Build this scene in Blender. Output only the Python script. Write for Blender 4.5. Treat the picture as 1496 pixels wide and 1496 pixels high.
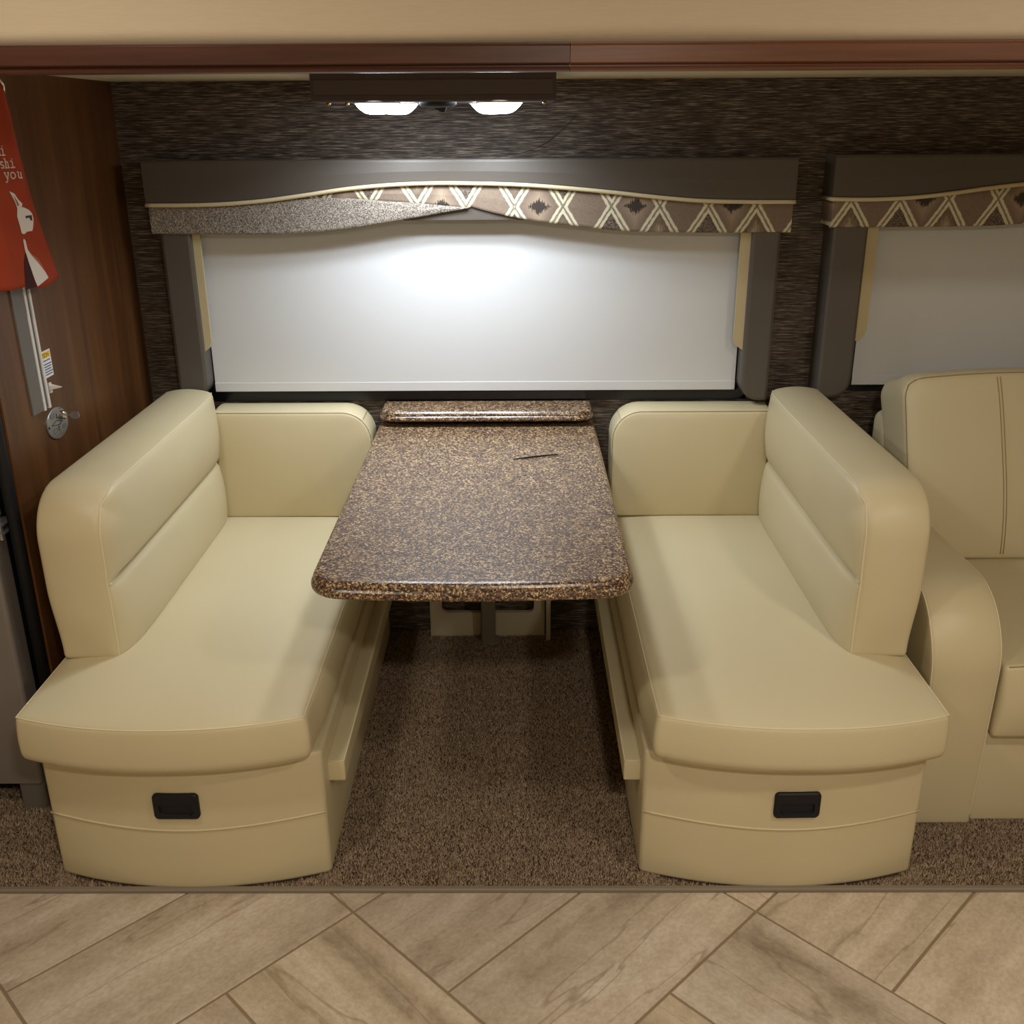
import bpy, math, random
import numpy as np
from mathutils import Matrix, Vector

for o in list(bpy.data.objects):
    bpy.data.objects.remove(o, do_unlink=True)
scene = bpy.context.scene
COL = scene.collection
PI = math.pi

# ------------------------------------------------------------------ camera
PITCH, YAW, ROLL = math.radians(21.0), math.radians(0.35), math.radians(0.33)
fw = Vector((-math.sin(YAW)*math.cos(PITCH), math.cos(YAW)*math.cos(PITCH), -math.sin(PITCH)))
rt = Vector((math.cos(YAW), math.sin(YAW), 0.0))
up = rt.cross(fw)
c_, s_ = math.cos(ROLL), math.sin(ROLL)
rt2 = rt*c_ - up*s_
up2 = rt*s_ + up*c_
cam = bpy.data.cameras.new('camera')
cam.sensor_fit = 'HORIZONTAL'
cam.sensor_width = 36.0
cam.lens = 36.0*1480.0/1496.0
cam.clip_start = 0.02
camo = bpy.data.objects.new('camera', cam)
camo.matrix_world = Matrix((
    (rt2.x, up2.x, -fw.x, 0.0),
    (rt2.y, up2.y, -fw.y, -2.96),
    (rt2.z, up2.z, -fw.z, 1.55),
    (0, 0, 0, 1)))
COL.objects.link(camo)
scene.camera = camo

# ------------------------------------------------------------------ world, lights, exposure
w = bpy.data.worlds.new('night')
scene.world = w
w.use_nodes = True
w.node_tree.nodes['Background'].inputs[0].default_value = (0.05, 0.06, 0.10, 1)
w.node_tree.nodes['Background'].inputs[1].default_value = 0.15
scene.view_settings.view_transform = 'Standard'
scene.view_settings.look = 'None'
scene.view_settings.gamma = 1.0
scene.view_settings.use_curve_mapping = False
scene.view_settings.exposure = 0.0

PUCK_STRENGTH = 26.0
PUCK_WATTS = 1.8
PUCK_COLOR = (0.85, 0.925, 1.0)
ROOM_COLOR = (1.0, 0.925, 0.80)
for (lx, ly, lp) in ((-0.80, -1.95, 7.5), (1.25, -2.3, 12.0), (0.3, -3.2, 25.0)):
    l = bpy.data.lights.new('ceiling_downlight', 'AREA')
    l.shape = 'DISK'
    l.size = 0.16
    l.energy = lp
    l.color = ROOM_COLOR
    lo = bpy.data.objects.new('ceiling_downlight', l)
    lo.location = (lx, ly, 2.10)
    COL.objects.link(lo)

# ------------------------------------------------------------------ helpers
def link(o, parent=None):
    COL.objects.link(o)
    if parent is not None:
        o.parent = parent
        o.matrix_parent_inverse = Matrix.Translation(-Vector(root_loc(parent)))
    return o

def root_loc(p):
    l = Vector((0, 0, 0))
    while p is not None:
        l += Vector(p.location)
        p = None if p.parent is None else None
    return l

def mobj(name, V, F, m, parent=None, smooth=False, flip=False):
    me = bpy.data.meshes.new(name)
    V = [tuple(map(float, v)) for v in V]
    if flip:
        F = [tuple(reversed(f)) for f in F]
    me.from_pydata(V, [], [tuple(f) for f in F])
    me.update()
    if smooth:
        me.polygons.foreach_set('use_smooth', [True]*len(me.polygons))
    if m is not None:
        me.materials.append(m)
    o = bpy.data.objects.new(name, me)
    return link(o, parent)

def empty(name, loc, label, cat, group=None):
    o = bpy.data.objects.new(name, None)
    o.location = loc
    o.empty_display_size = 0.05
    COL.objects.link(o)
    return tag(o, label, cat, group)

def tag(o, label, cat, group=None):
    o['label'] = label
    o['category'] = cat
    if group:
        o['group'] = group
    return o

def struct(o, label=None):
    o['kind'] = 'structure'
    if label:
        o['label'] = label
    return o

class MB:
    def __init__(s):
        s.V, s.F = [], []
    def add(s, V, F):
        n = len(s.V)
        s.V += [tuple(v) for v in V]
        s.F += [tuple(i+n for i in f) for f in F]
        return s
    def box(s, lo, hi):
        x0, y0, z0 = lo
        x1, y1, z1 = hi
        return s.add([(x0,y0,z0),(x1,y0,z0),(x1,y1,z0),(x0,y1,z0),(x0,y0,z1),(x1,y0,z1),(x1,y1,z1),(x0,y1,z1)],
                     [(0,3,2,1),(4,5,6,7),(0,1,5,4),(1,2,6,5),(2,3,7,6),(3,0,4,7)])
    def tube(s, pts, r, n=6, cap=True):
        pts = [Vector(p) for p in pts]
        V, F = [], []
        ref = None
        for i, p in enumerate(pts):
            a = pts[max(i-1, 0)]
            b = pts[min(i+1, len(pts)-1)]
            t = (b-a).normalized()
            if ref is None:
                ref = Vector((0, 0, 1)) if abs(t.z) < 0.9 else Vector((1, 0, 0))
            u = (ref - t*ref.dot(t)).normalized()
            ref = u
            v = t.cross(u)
            rr = r[i] if isinstance(r, (list, tuple)) else r
            for k in range(n):
                q = 2*PI*k/n
                V.append(p + u*(math.cos(q)*rr) + v*(math.sin(q)*rr))
        for i in range(len(pts)-1):
            for k in range(n):
                k2 = (k+1) % n
                F.append((i*n+k, i*n+k2, (i+1)*n+k2, (i+1)*n+k))
        if cap:
            F.append(tuple(reversed(range(n))))
            F.append(tuple((len(pts)-1)*n+k for k in range(n)))
        return s.add(V, F)
    def loft(s, rings, cap0=True, cap1=True):
        n = len(rings[0])
        V = [p for r in rings for p in r]
        F = []
        for i in range(len(rings)-1):
            for k in range(n):
                k2 = (k+1) % n
                F.append((i*n+k, i*n+k2, (i+1)*n+k2, (i+1)*n+k))
        if cap0:
            F.append(tuple(reversed(range(n))))
        if cap1:
            F.append(tuple((len(rings)-1)*n+k for k in range(n)))
        return s.add(V, F)
    def build(s, name, m, parent=None, smooth=False, flip=False):
        return mobj(name, s.V, s.F, m, parent, smooth, flip)

def rounded_rect(x0, y0, x1, y1, r, n=6):
    """ccw outline; r one radius or four (x0y0, x1y0, x1y1, x0y1)"""
    if not isinstance(r, (list, tuple)):
        r = (r,)*4
    out = []
    for (cx, cy, a0, rr) in ((x0+r[0], y0+r[0], PI, r[0]), (x1-r[1], y0+r[1], 1.5*PI, r[1]),
                             (x1-r[2], y1-r[2], 0, r[2]), (x0+r[3], y1-r[3], 0.5*PI, r[3])):
        for k in range(n+1):
            a = a0 + 0.5*PI*k/n
            out.append((cx+rr*math.cos(a), cy+rr*math.sin(a)))
    return out

def inset(pts, d):
    n = len(pts)
    out = []
    for i in range(n):
        j, k = (i-1) % n, (i+1) % n
        while (pts[i][0]-pts[j][0])**2+(pts[i][1]-pts[j][1])**2 < 1e-12:
            j = (j-1) % n
        while (pts[k][0]-pts[i][0])**2+(pts[k][1]-pts[i][1])**2 < 1e-12:
            k = (k+1) % n
        ax, ay = pts[i][0]-pts[j][0], pts[i][1]-pts[j][1]
        bx, by = pts[k][0]-pts[i][0], pts[k][1]-pts[i][1]
        la, lb = math.hypot(ax, ay), math.hypot(bx, by)
        nx, ny = -ay/la - by/lb, ax/la + bx/lb
        ln = math.hypot(nx, ny) or 1
        nx, ny = nx/ln, ny/ln
        cosh = max(0.5, (-ay/la)*nx + (ax/la)*ny)
        out.append((pts[i][0]+nx*d/cosh, pts[i][1]+ny*d/cosh))
    return out

def axis_coords(a, b, r, n, k=4):
    e = [r*(1-math.cos(0.5*PI*i/k)) for i in range(k)]
    mid = list(np.linspace(a+r, b-r, n+1))
    return np.array([a+q for q in e] + mid + [b-q for q in reversed(e)])

def gridbox(lo, hi, r, n, keep=()):
    """surface of a box with rounded edges on a grid: returns rounded vertices and quads"""
    A = [axis_coords(lo[i], hi[i], r, n[i]) for i in range(3)]
    N = [len(a) for a in A]
    idx, V, F = {}, [], []
    def vid(i, j, k):
        q = (i, j, k)
        if q not in idx:
            idx[q] = len(V)
            V.append((A[0][i], A[1][j], A[2][k]))
        return idx[q]
    for i in range(N[0]-1):
        for j in range(N[1]-1):
            for k, f in ((0, 0), (N[2]-1, 1)):
                q = (vid(i,j,k), vid(i+1,j,k), vid(i+1,j+1,k), vid(i,j+1,k))
                F.append(q if f else q[::-1])
    for j in range(N[1]-1):
        for k in range(N[2]-1):
            for i, f in ((0, 0), (N[0]-1, 1)):
                q = (vid(i,j,k), vid(i,j+1,k), vid(i,j+1,k+1), vid(i,j,k+1))
                F.append(q if f else q[::-1])
    for i in range(N[0]-1):
        for k in range(N[2]-1):
            for j, f in ((0, 1), (N[1]-1, 0)):
                q = (vid(i,j,k), vid(i+1,j,k), vid(i+1,j,k+1), vid(i,j,k+1))
                F.append(q if f else q[::-1])
    P = np.array(V)
    L, H = np.array(lo)+r, np.array(hi)-r
    C = np.clip(P, L, H)
    D = P-C
    ln = np.linalg.norm(D, axis=1, keepdims=True)
    for (a, sa, b, sb) in keep:                    # edges that warp() rounds later stay square here
        c3 = 3-a-b
        m = (D[:, a]*sa > 1e-9) & (D[:, b]*sb > 1e-9)
        l2 = np.hypot(D[:, c3], np.maximum(np.abs(D[:, a]), np.abs(D[:, b])))
        ln[m, 0] = l2[m]
    ln[ln < 1e-9] = 1
    P = C + D/ln*r
    return P, F

def warp(P, ax, corner, sg, R):
    """round one long edge of a box to radius R (ax: the two axes, corner: its place, sg: outward signs)"""
    P = P.copy()
    c = (corner[0]-sg[0]*R, corner[1]-sg[1]*R)
    a = (P[:, ax[0]]-c[0])*sg[0]
    b = (P[:, ax[1]]-c[1])*sg[1]
    m = (a > 0) & (b > 0)
    mx = np.maximum(a, b)
    nn = np.hypot(a, b)
    f = np.where(m & (nn > 1e-9), mx/np.maximum(nn, 1e-9), 1.0)
    P[:, ax[0]] = np.where(m, c[0]+sg[0]*a*f, P[:, ax[0]])
    P[:, ax[1]] = np.where(m, c[1]+sg[1]*b*f, P[:, ax[1]])
    return P

def crown(P, lo, hi, R, amt, x0, x1, zfade=None):
    """dome the rounded top/front of a cushion evenly along its outward normal (y-z plane)"""
    P = P.copy()
    u = np.clip((P[:, 0]-(x0+x1)/2)/((x1-x0)/2), -1, 1)
    dy = np.minimum(P[:, 1]-(lo[1]+R), 0)
    dz = np.maximum(P[:, 2]-(hi[2]-R), 0)
    n = np.hypot(dy, dz)
    wgt = sst(0.75, 1.0, n/R)*(1-u*u)*amt
    if zfade is not None:
        wgt = wgt*sst(zfade[0], zfade[1], P[:, 2])
    n = np.maximum(n, 1e-9)
    P[:, 1] += wgt*dy/n
    P[:, 2] += wgt*dz/n
    return P

def sst(a, b, x):
    t = np.clip((x-a)/(b-a), 0, 1)
    return t*t*(3-2*t)

# ------------------------------------------------------------------ materials
def srgb(r, g, b):
    f = lambda c: (c/255/12.92 if c/255 <= 0.04045 else ((c/255+0.055)/1.055)**2.4)
    return (f(r), f(g), f(b), 1.0)

class NT:
    def __init__(s, name, rough=0.5, spec=0.5):
        s.m = bpy.data.materials.new(name)
        s.m.use_nodes = True
        s.t = s.m.node_tree
        s.b = s.t.nodes['Principled BSDF']
        s.b.inputs['Roughness'].default_value = rough
        s.b.inputs['Specular IOR Level'].default_value = spec
        s._c = None
    def n(s, kind, **kw):
        x = s.t.nodes.new(kind)
        for k, v in kw.items():
            setattr(x, k, v)
        return x
    def put(s, sock, v):
        if hasattr(v, 'is_linked') or isinstance(v, bpy.types.NodeSocket):
            s.t.links.new(v, sock)
        else:
            sock.default_value = v
    def coord(s, which='Object'):
        if s._c is None:
            s._c = s.n('ShaderNodeTexCoord')
        return s._c.outputs[which]
    def mapping(s, scale=(1,1,1), rot=(0,0,0), loc=(0,0,0), vec=None):
        x = s.n('ShaderNodeMapping')
        s.put(x.inputs['Vector'], vec if vec is not None else s.coord())
        x.inputs['Scale'].default_value = scale
        x.inputs['Rotation'].default_value = rot
        x.inputs['Location'].default_value = loc
        return x.outputs[0]
    def noise(s, vec, scale, detail=3, rough=0.5, dist=0.0, col=False):
        x = s.n('ShaderNodeTexNoise')
        s.put(x.inputs['Vector'], vec)
        x.inputs['Scale'].default_value = scale
        x.inputs['Detail'].default_value = detail
        x.inputs['Roughness'].default_value = rough
        x.inputs['Distortion'].default_value = dist
        return x.outputs['Color' if col else 'Fac']
    def voronoi(s, vec, scale, out='Color', feature='F1', rnd=1.0):
        x = s.n('ShaderNodeTexVoronoi', feature=feature)
        s.put(x.inputs['Vector'], vec)
        x.inputs['Scale'].default_value = scale
        x.inputs['Randomness'].default_value = rnd
        return x.outputs[out]
    def ramp(s, fac, stops, interp='LINEAR'):
        x = s.n('ShaderNodeValToRGB')
        x.color_ramp.interpolation = interp
        el = x.color_ramp.elements
        while len(el) < len(stops):
            el.new(0.5)
        for e, (p, c) in zip(el, stops):
            e.position = p
            e.color = c if len(c) == 4 else (*c, 1)
        s.put(x.inputs[0], fac)
        return x.outputs[0]
    def mix(s, fac, a, b, mode='MIX'):
        x = s.n('ShaderNodeMix', data_type='RGBA', blend_type=mode)
        s.put(x.inputs[0], fac)
        s.put(x.inputs[6], a)
        s.put(x.inputs[7], b)
        return x.outputs[2]
    def math(s, op, a, b=0.0, c=0.0):
        x = s.n('ShaderNodeMath', operation=op)
        s.put(x.inputs[0], a)
        s.put(x.inputs[1], b)
        s.put(x.inputs[2], c)
        return x.outputs[0]
    def sep(s, vec):
        x = s.n('ShaderNodeSeparateXYZ')
        s.put(x.inputs[0], vec)
        return x.outputs
    def color(s, v):
        s.put(s.b.inputs['Base Color'], v)
        return s
    def bump(s, h, strength=0.3, dist=0.002):
        x = s.n('ShaderNodeBump')
        x.inputs['Strength'].default_value = strength
        x.inputs['Distance'].default_value = dist
        s.put(x.inputs['Height'], h)
        s.t.links.new(x.outputs[0], s.b.inputs['Normal'])
        return s

def plain(name, col, rough=0.5, metal=0.0, spec=0.5):
    k = NT(name, rough, spec)
    k.color(col)
    k.b.inputs['Metallic'].default_value = metal
    return k.m

def vinyl(name, col, col2, rough=0.42, bump=0.12):
    k = NT(name, rough, 0.4)
    n = k.noise(k.coord(), 3.0, 2)
    k.color(k.ramp(n, [(0.3, col), (0.75, col2)]))
    g = k.voronoi(k.coord(), 900, out='Distance')
    k.bump(g, bump, 0.0006)
    return k.m

M = {}
M['cream'] = vinyl('cream_vinyl', srgb(200, 187, 152), srgb(204, 192, 158))
M['highlit_seam'] = plain('cream_thread_highlit', srgb(216, 204, 174), 0.6)  # cream seam, paler than the vinyl: its highlight is put into the colour
M['dark_seam'] = plain('tan_thread', srgb(150, 128, 86), 0.7)
M['taupe'] = vinyl('taupe_vinyl', srgb(84, 78, 72), srgb(90, 84, 78), 0.40, 0.35)
M['welt'] = plain('welt_cord', srgb(205, 192, 158), 0.6)
M['beige_plastic'] = plain('beige_plastic', srgb(190, 176, 140), 0.45)
M['black_plastic'] = plain('black_plastic', srgb(22, 22, 26), 0.55, 0, 0.3)
M['black_frame'] = plain('black_frame', srgb(14, 15, 24), 0.25)
M['dark_brown'] = plain('dark_brown_laminate', srgb(62, 50, 50), 0.5)
M['grey_plastic'] = plain('grey_plastic', srgb(104, 98, 92), 0.45)
M['white_plastic'] = plain('white_plastic', srgb(215, 210, 205), 0.4)
M['offwhite'] = plain('offwhite_panel', srgb(186, 176, 150), 0.5)
M['leg_metal'] = plain('table_leg_grey', srgb(120, 112, 98), 0.4, 0.2)
M['steel'] = plain('brushed_steel', srgb(165, 165, 165), 0.35, 0.8)
M['fridge'] = plain('fridge_grey', srgb(128, 120, 114), 0.4, 0.15)
M['chrome'] = plain('chrome', srgb(225, 220, 210), 0.12, 1.0)
M['brass'] = plain('brass', srgb(180, 140, 90), 0.25, 1.0)
M['ceiling'] = plain('cream_ceiling', srgb(214, 204, 180), 0.6)
M['ink'] = plain('dark_ink', srgb(40, 40, 46), 0.7)
M['ink_blue'] = plain('blue_ink', srgb(60, 64, 100), 0.7)
M['yellow'] = plain('yellow_label', srgb(236, 190, 30), 0.6)
M['paper'] = plain('white_label', srgb(225, 226, 230), 0.6)
M['strip'] = plain('carpet_binding', srgb(128, 116, 100), 0.7)
M['grout'] = plain('grout', srgb(142, 122, 96), 0.9)
M['room_wall'] = plain('room_wall', srgb(200, 184, 156), 0.7)

k = NT('white_shade', 0.6, 0.2)
k.color(srgb(206, 207, 208))
k.bump(k.noise(k.mapping((400, 400, 400)), 3, 1), 0.05, 0.0003)
M['shade'] = k.m

k = NT('glass', 0.03)
k.b.inputs['Transmission Weight'].default_value = 1.0
k.b.inputs['IOR'].default_value = 1.45
k.color((0.25, 0.27, 0.32, 1))
M['glass'] = k.m

k = NT('puck_lens')
k.color((1, 1, 1, 1))
k.b.inputs['Emission Color'].default_value = (*PUCK_COLOR, 1)
k.b.inputs['Emission Strength'].default_value = PUCK_STRENGTH
M['lamp'] = k.m

# beige fascia fabric
k = NT('fascia_vinyl', 0.65, 0.2)
n1 = k.noise(k.mapping((18, 18, 220)), 2.0, 3)
k.color(k.mix(n1, srgb(196, 178, 152), srgb(206, 189, 164)))
k.bump(n1, 0.15, 0.001)
M['fascia'] = k.m

# dark grasscloth wallpaper
def grasscloth():
    k = NT('dark_grasscloth', 0.6, 0.3)
    a = k.noise(k.mapping((11, 11, 300)), 1.0, 3, 0.6)
    b = k.noise(k.mapping((24, 24, 480), loc=(3, 1, 2)), 1.0, 3, 0.6)
    c = k.noise(k.mapping((5, 5, 60), loc=(1, 7, 4)), 1.0, 2)
    d_ = k.noise(k.mapping((30, 30, 900), loc=(5, 2, 9)), 1.0, 2, 0.5)
    f = k.math('ADD', k.math('MULTIPLY', a, 0.45), k.math('ADD', k.math('MULTIPLY', b, 0.3), k.math('MULTIPLY', d_, 0.25)))
    col = k.ramp(f, [(0.39, srgb(28, 24, 22)), (0.46, srgb(56, 47, 41)), (0.53, srgb(96, 85, 76)), (0.60, srgb(164, 150, 135))])
    k.color(k.mix(k.math('MULTIPLY', c, 0.35), col, srgb(64, 54, 47)))
    k.bump(f, 0.5, 0.002)
    return k.m
M['grasscloth'] = grasscloth()

# walnut panel, vertical grain
def wood(name, dark, mid, light, axis_scale, rough=0.4):
    k = NT(name, rough, 0.4)
    a = k.noise(k.mapping(axis_scale), 1.0, 5, 0.6, 0.6)
    b = k.noise(k.mapping(tuple(q*5 for q in axis_scale), loc=(2, 3, 5)), 1.0, 3, 0.6)
    f = k.math('ADD', k.math('MULTIPLY', a, 0.7), k.math('MULTIPLY', b, 0.3))
    k.color(k.ramp(f, [(0.30, dark), (0.5, mid), (0.70, light)]))
    k.bump(b, 0.1, 0.001)
    return k.m
M['walnut'] = wood('walnut_panel', srgb(66, 39, 19), srgb(90, 56, 28), srgb(112, 74, 40), (10, 10, 0.8))
M['cherry'] = wood('cherry_trim_dim', srgb(64, 37, 28), srgb(82, 49, 37), srgb(94, 59, 45), (1.2, 22, 22), 0.3)  # header trim wood, weaker reflection painted in as a darker tone
M['cherry2'] = wood('cherry_trim_lit', srgb(90, 54, 36), srgb(108, 67, 46), srgb(122, 79, 56), (1.2, 22, 22), 0.3)  # same wood with the brighter reflection painted into its colour

# granite pattern laminate
def granite():
    k = NT('granite_laminate', 0.30, 0.5)
    vec = k.coord()
    warpn = k.noise(vec, 160, 2, col=True)
    v2 = k.n('ShaderNodeVectorMath', operation='MULTIPLY_ADD')
    k.put(v2.inputs[0], warpn)
    v2.inputs[1].default_value = (0.006, 0.006, 0.006)
    k.put(v2.inputs[2], vec)
    cell = k.sep(k.voronoi(v2.outputs[0], 300))[0]
    n2 = k.noise(vec, 330, 3, 0.6)
    n3 = k.noise(vec, 22, 2)
    f = k.math('ADD', k.math('MULTIPLY', cell, 0.42), k.math('ADD', k.math('MULTIPLY', n2, 0.5), k.math('MULTIPLY', n3, 0.14)))
    col = k.ramp(f, [(0.31, srgb(30, 20, 17)), (0.43, srgb(70, 51, 43)), (0.55, srgb(98, 75, 61)), (0.65, srgb(150, 122, 92)), (0.76, srgb(212, 186, 142))])
    k.color(col)
    return k.m
M['granite'] = granite()

# tile: travertine with veins along local x
def travertine():
    k = NT('travertine_tile', 0.38, 0.4)
    oi = k.n('ShaderNodeObjectInfo')
    off = k.n('ShaderNodeVectorMath', operation='MULTIPLY_ADD')
    cmb = k.n('ShaderNodeCombineXYZ')
    for i in range(3):
        k.put(cmb.inputs[i], oi.outputs['Random'])
    k.put(off.inputs[0], cmb.outputs[0])
    off.inputs[1].default_value = (37.0, 91.0, 13.0)
    k.put(off.inputs[2], k.coord())
    vec = off.outputs[0]
    a = k.noise(k.mapping((0.5, 10, 1), vec=vec), 1.0, 3, 0.5, 0.3)
    a2 = k.noise(k.mapping((9, 12, 1), loc=(9, 2, 0), vec=vec), 1.0, 5, 0.65, 0.6)
    b = k.noise(k.mapping((0.7, 6, 1), loc=(4, 1, 0), vec=vec), 1.0, 4, 0.5, 0.35)
    g = k.noise(k.mapping((60, 80, 1), vec=vec), 1.5, 3, 0.6)
    f = k.math('ADD', k.math('MULTIPLY', a, 0.65), k.math('MULTIPLY', a2, 0.35))
    base = k.ramp(f, [(0.34, srgb(166, 152, 135)), (0.45, srgb(198, 184, 167)), (0.55, srgb(214, 201, 186)), (0.68, srgb(232, 222, 210))])
    vein = k.ramp(b, [(0.488, (0, 0, 0)), (0.5, (1, 1, 1)), (0.506, (0, 0, 0))])
    col = k.mix(k.math('MULTIPLY', vein, 0.5), base, srgb(140, 121, 100))
    gr = k.ramp(g, [(0.3, srgb(228, 224, 218)), (0.65, srgb(255, 255, 255))])
    col = k.mix(0.8, col, gr, 'MULTIPLY')
    tint = k.ramp(oi.outputs['Random'], [(0, srgb(238, 236, 232)), (1, srgb(255, 250, 240))])
    k.color(k.mix(1.0, col, tint, 'MULTIPLY'))
    k.bump(g, 0.08, 0.001)
    return k.m
M['tile'] = travertine()

# carpet
def carpet():
    k = NT('brown_carpet', 0.95, 0.05)
    g = k.n('ShaderNodeNewGeometry')
    n = k.noise(k.coord(), 40, 3)
    f = k.math('ADD', k.math('MULTIPLY', g.outputs['Random Per Island'], 0.8), k.math('MULTIPLY', n, 0.35))
    k.color(k.ramp(f, [(0.1, srgb(96, 78, 62)), (0.5, srgb(142, 120, 98)), (1.0, srgb(192, 170, 144))]))
    return k.m
M['carpet'] = carpet()
M['carpet_base'] = plain('carpet_backing', srgb(72, 58, 46), 0.95, 0, 0.1)

# tweed
k = NT('tweed_fabric', 0.9, 0.1)
v = k.sep(k.voronoi(k.mapping((1, 1, 1)), 560))[0]
k.color(k.ramp(v, [(0.0, srgb(78, 70, 64)), (0.45, srgb(118, 108, 100)), (0.8, srgb(160, 151, 140)), (1.0, srgb(186, 178, 164))]))
k.bump(v, 0.5, 0.002)
M['tweed'] = k.m

# lattice print fabric
def lattice(name, x0, z0, par):
    k = NT(name, 0.85, 0.1)
    X, Y_, Z = k.sep(k.coord())[:3]
    jit = k.math('MULTIPLY', k.math('SUBTRACT', k.noise(k.coord(), 90, 2), 0.5), 0.05)
    xs = k.math('DIVIDE', k.math('SUBTRACT', X, x0), 0.1315)
    zs = k.math('DIVIDE', k.math('SUBTRACT', Z, z0), 0.205)
    u = k.math('ADD', k.math('ADD', xs, zs), 20.0)
    v = k.math('ADD', k.math('SUBTRACT', xs, zs), 20.0)
    fu, fv = k.math('FRACT', u), k.math('FRACT', v)
    pu, pv = k.math('FLOOR', u), k.math('FLOOR', v)
    du = k.math('ABSOLUTE', k.math('SUBTRACT', fu, 0.5))
    dv = k.math('ABSOLUTE', k.math('SUBTRACT', fv, 0.5))
    mx = k.math('MAXIMUM', du, dv)                     # 0 at cell centre, .5 on lines
    mj = k.math('ADD', mx, jit)
    same = k.math('COMPARE', pu, pv, 0.1)
    odd = k.math('MODULO', k.math('ADD', pu, par), 2.0)
    streak = k.noise(k.mapping((420, 1, 60)), 1.0, 2)
    grain = k.noise(k.mapping((60, 1, 90)), 3.0, 3)
    plainc = k.mix(grain, srgb(104, 92, 82), srgb(140, 122, 106))
    sx_ = k.math('ABSOLUTE', k.math('SUBTRACT', k.math('MULTIPLY', k.math('ADD', fu, fv), 0.5), 0.5))
    sz_ = k.math('ABSOLUTE', k.math('MULTIPLY', k.math('SUBTRACT', fu, fv), 0.5))
    spk = k.math('ADD', k.math('ADD', k.math('DIVIDE', sx_, 0.27), k.math('DIVIDE', sz_, 0.13)), k.math('MULTIPLY', k.math('SUBTRACT', streak, 0.5), 1.6))
    halo = k.ramp(k.math('ADD', mx, k.math('MULTIPLY', streak, 0.16)), [(0.18, srgb(160, 142, 122)), (0.34, srgb(136, 119, 103)), (0.46, srgb(120, 106, 93)), (0.60, srgb(160, 144, 124))])
    diam = k.mix(k.ramp(spk, [(0.72, (1, 1, 1)), (0.86, (0, 0, 0))]), halo, srgb(66, 58, 53))
    other = k.ramp(k.math('ADD', k.math('MULTIPLY', mx, 0.8), k.math('MULTIPLY', streak, 0.35)), [(0.2, srgb(196, 182, 154)), (0.42, srgb(120, 106, 90)), (0.6, srgb(84, 72, 64))])
    other2 = k.ramp(grain, [(0.35, srgb(72, 64, 58)), (0.65, srgb(126, 112, 98))])
    oth = k.mix(odd, other, other2)
    cen = k.mix(odd, diam, plainc)
    base = k.mix(same, oth, cen)
    band = k.ramp(mj, [(0.405, (0, 0, 0)), (0.42, (1, 1, 1))])
    col = k.mix(band, base, srgb(206, 198, 172))
    dl = k.ramp(mj, [(0.472, (0, 0, 0)), (0.482, (1, 1, 1)), (0.50, (1, 1, 1)), (0.515, (0, 0, 0))])
    line = k.math('MULTIPLY', dl, 0.75)
    k.color(k.mix(line, col, srgb(74, 66, 56)))
    k.bump(grain, 0.2, 0.001)
    return k.m
M['lattice1'] = lattice('lattice_fabric', -0.006, 1.338, 0.0)
M['lattice2'] = lattice('lattice_fabric_second', 0.905, 1.352, 1.0)

# towel
k = NT('red_towel', 0.9, 0.1)
n = k.noise(k.coord(), 9, 2)
k.color(k.mix(n, srgb(146, 58, 38), srgb(160, 68, 44)))
k.bump(k.noise(k.mapping((500, 500, 500)), 3, 1), 0.2, 0.0008)
M['towel'] = k.m
M['print_white'] = plain('white_print', srgb(216, 206, 200), 0.85, 0, 0.1)
M['print_dark'] = plain('plum_print', srgb(66, 40, 40), 0.85, 0, 0.1)
M['print_tan'] = plain('tan_print', srgb(160, 104, 74), 0.85, 0, 0.1)

# ------------------------------------------------------------------ setting
WX0, WX1 = -2.05, 2.75          # slide-out side limits
ZC = 1.66                       # slide-out ceiling height
WL = -1.095                     # face of the wood partition
W1 = (-0.935, 0.685, 0.775, 1.42)
W2 = (0.955, 2.25, 0.80, 1.42)
mb = MB()
mb.box((WX0, 0, 0), (WX1, 0.05, W1[2]))
mb.box((WX0, 0, W1[3]), (WX1, 0.05, ZC))
mb.box((WX0, 0, W1[2]), (W1[0], 0.05, W1[3]))
mb.box((W1[1], 0, W1[2]), (W2[0], 0.05, W1[3]))
mb.box((W2[0], 0, W1[2]), (W2[1], 0.05, W2[2]))
mb.box((W2[1], 0, W1[2]), (WX1, 0.05, W1[3]))
wall = struct(mb.build('wall_back', M['grasscloth']), 'dark brown grasscloth papered wall behind the dinette')
MB().tube([(-0.041,-0.001,1.4653),(0.0197,-0.001,1.4757),(0.0535,-0.001,1.487),(0.0855,-0.001,1.5019),(0.1319,-0.001,1.5385),(0.1631,-0.001,1.5697)],
          [0.0005,0.002,0.0022,0.0022,0.0018,0.0005], 6).build('crease', M['grasscloth'], wall, True)

struct(MB().box((WX0, -1.19, ZC), (WX1, 0.05, ZC+0.04)).build('ceiling', M['ceiling']), 'cream slide-out ceiling above the dinette')
struct(MB().box((WL-0.025, -0.875, 0), (WL, 0, ZC)).build('wall_left', M['walnut']), 'walnut veneer partition beside the bench')
struct(MB().tube([(WL-0.016, -0.885, 0.0), (WL-0.016, -0.885, ZC)], 0.014, 10).build('trim_5', M['black_plastic'], None, True), 'black rubber seal on the edge of the walnut partition')
struct(MB().box((WX0-0.04, -1.19, 0), (WX0, 0.05, ZC)).build('wall_far_left', M['room_wall']))
struct(MB().box((WX1, -1.19, 0), (WX1+0.04, 0.05, ZC)).build('wall_right', M['room_wall']))

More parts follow.
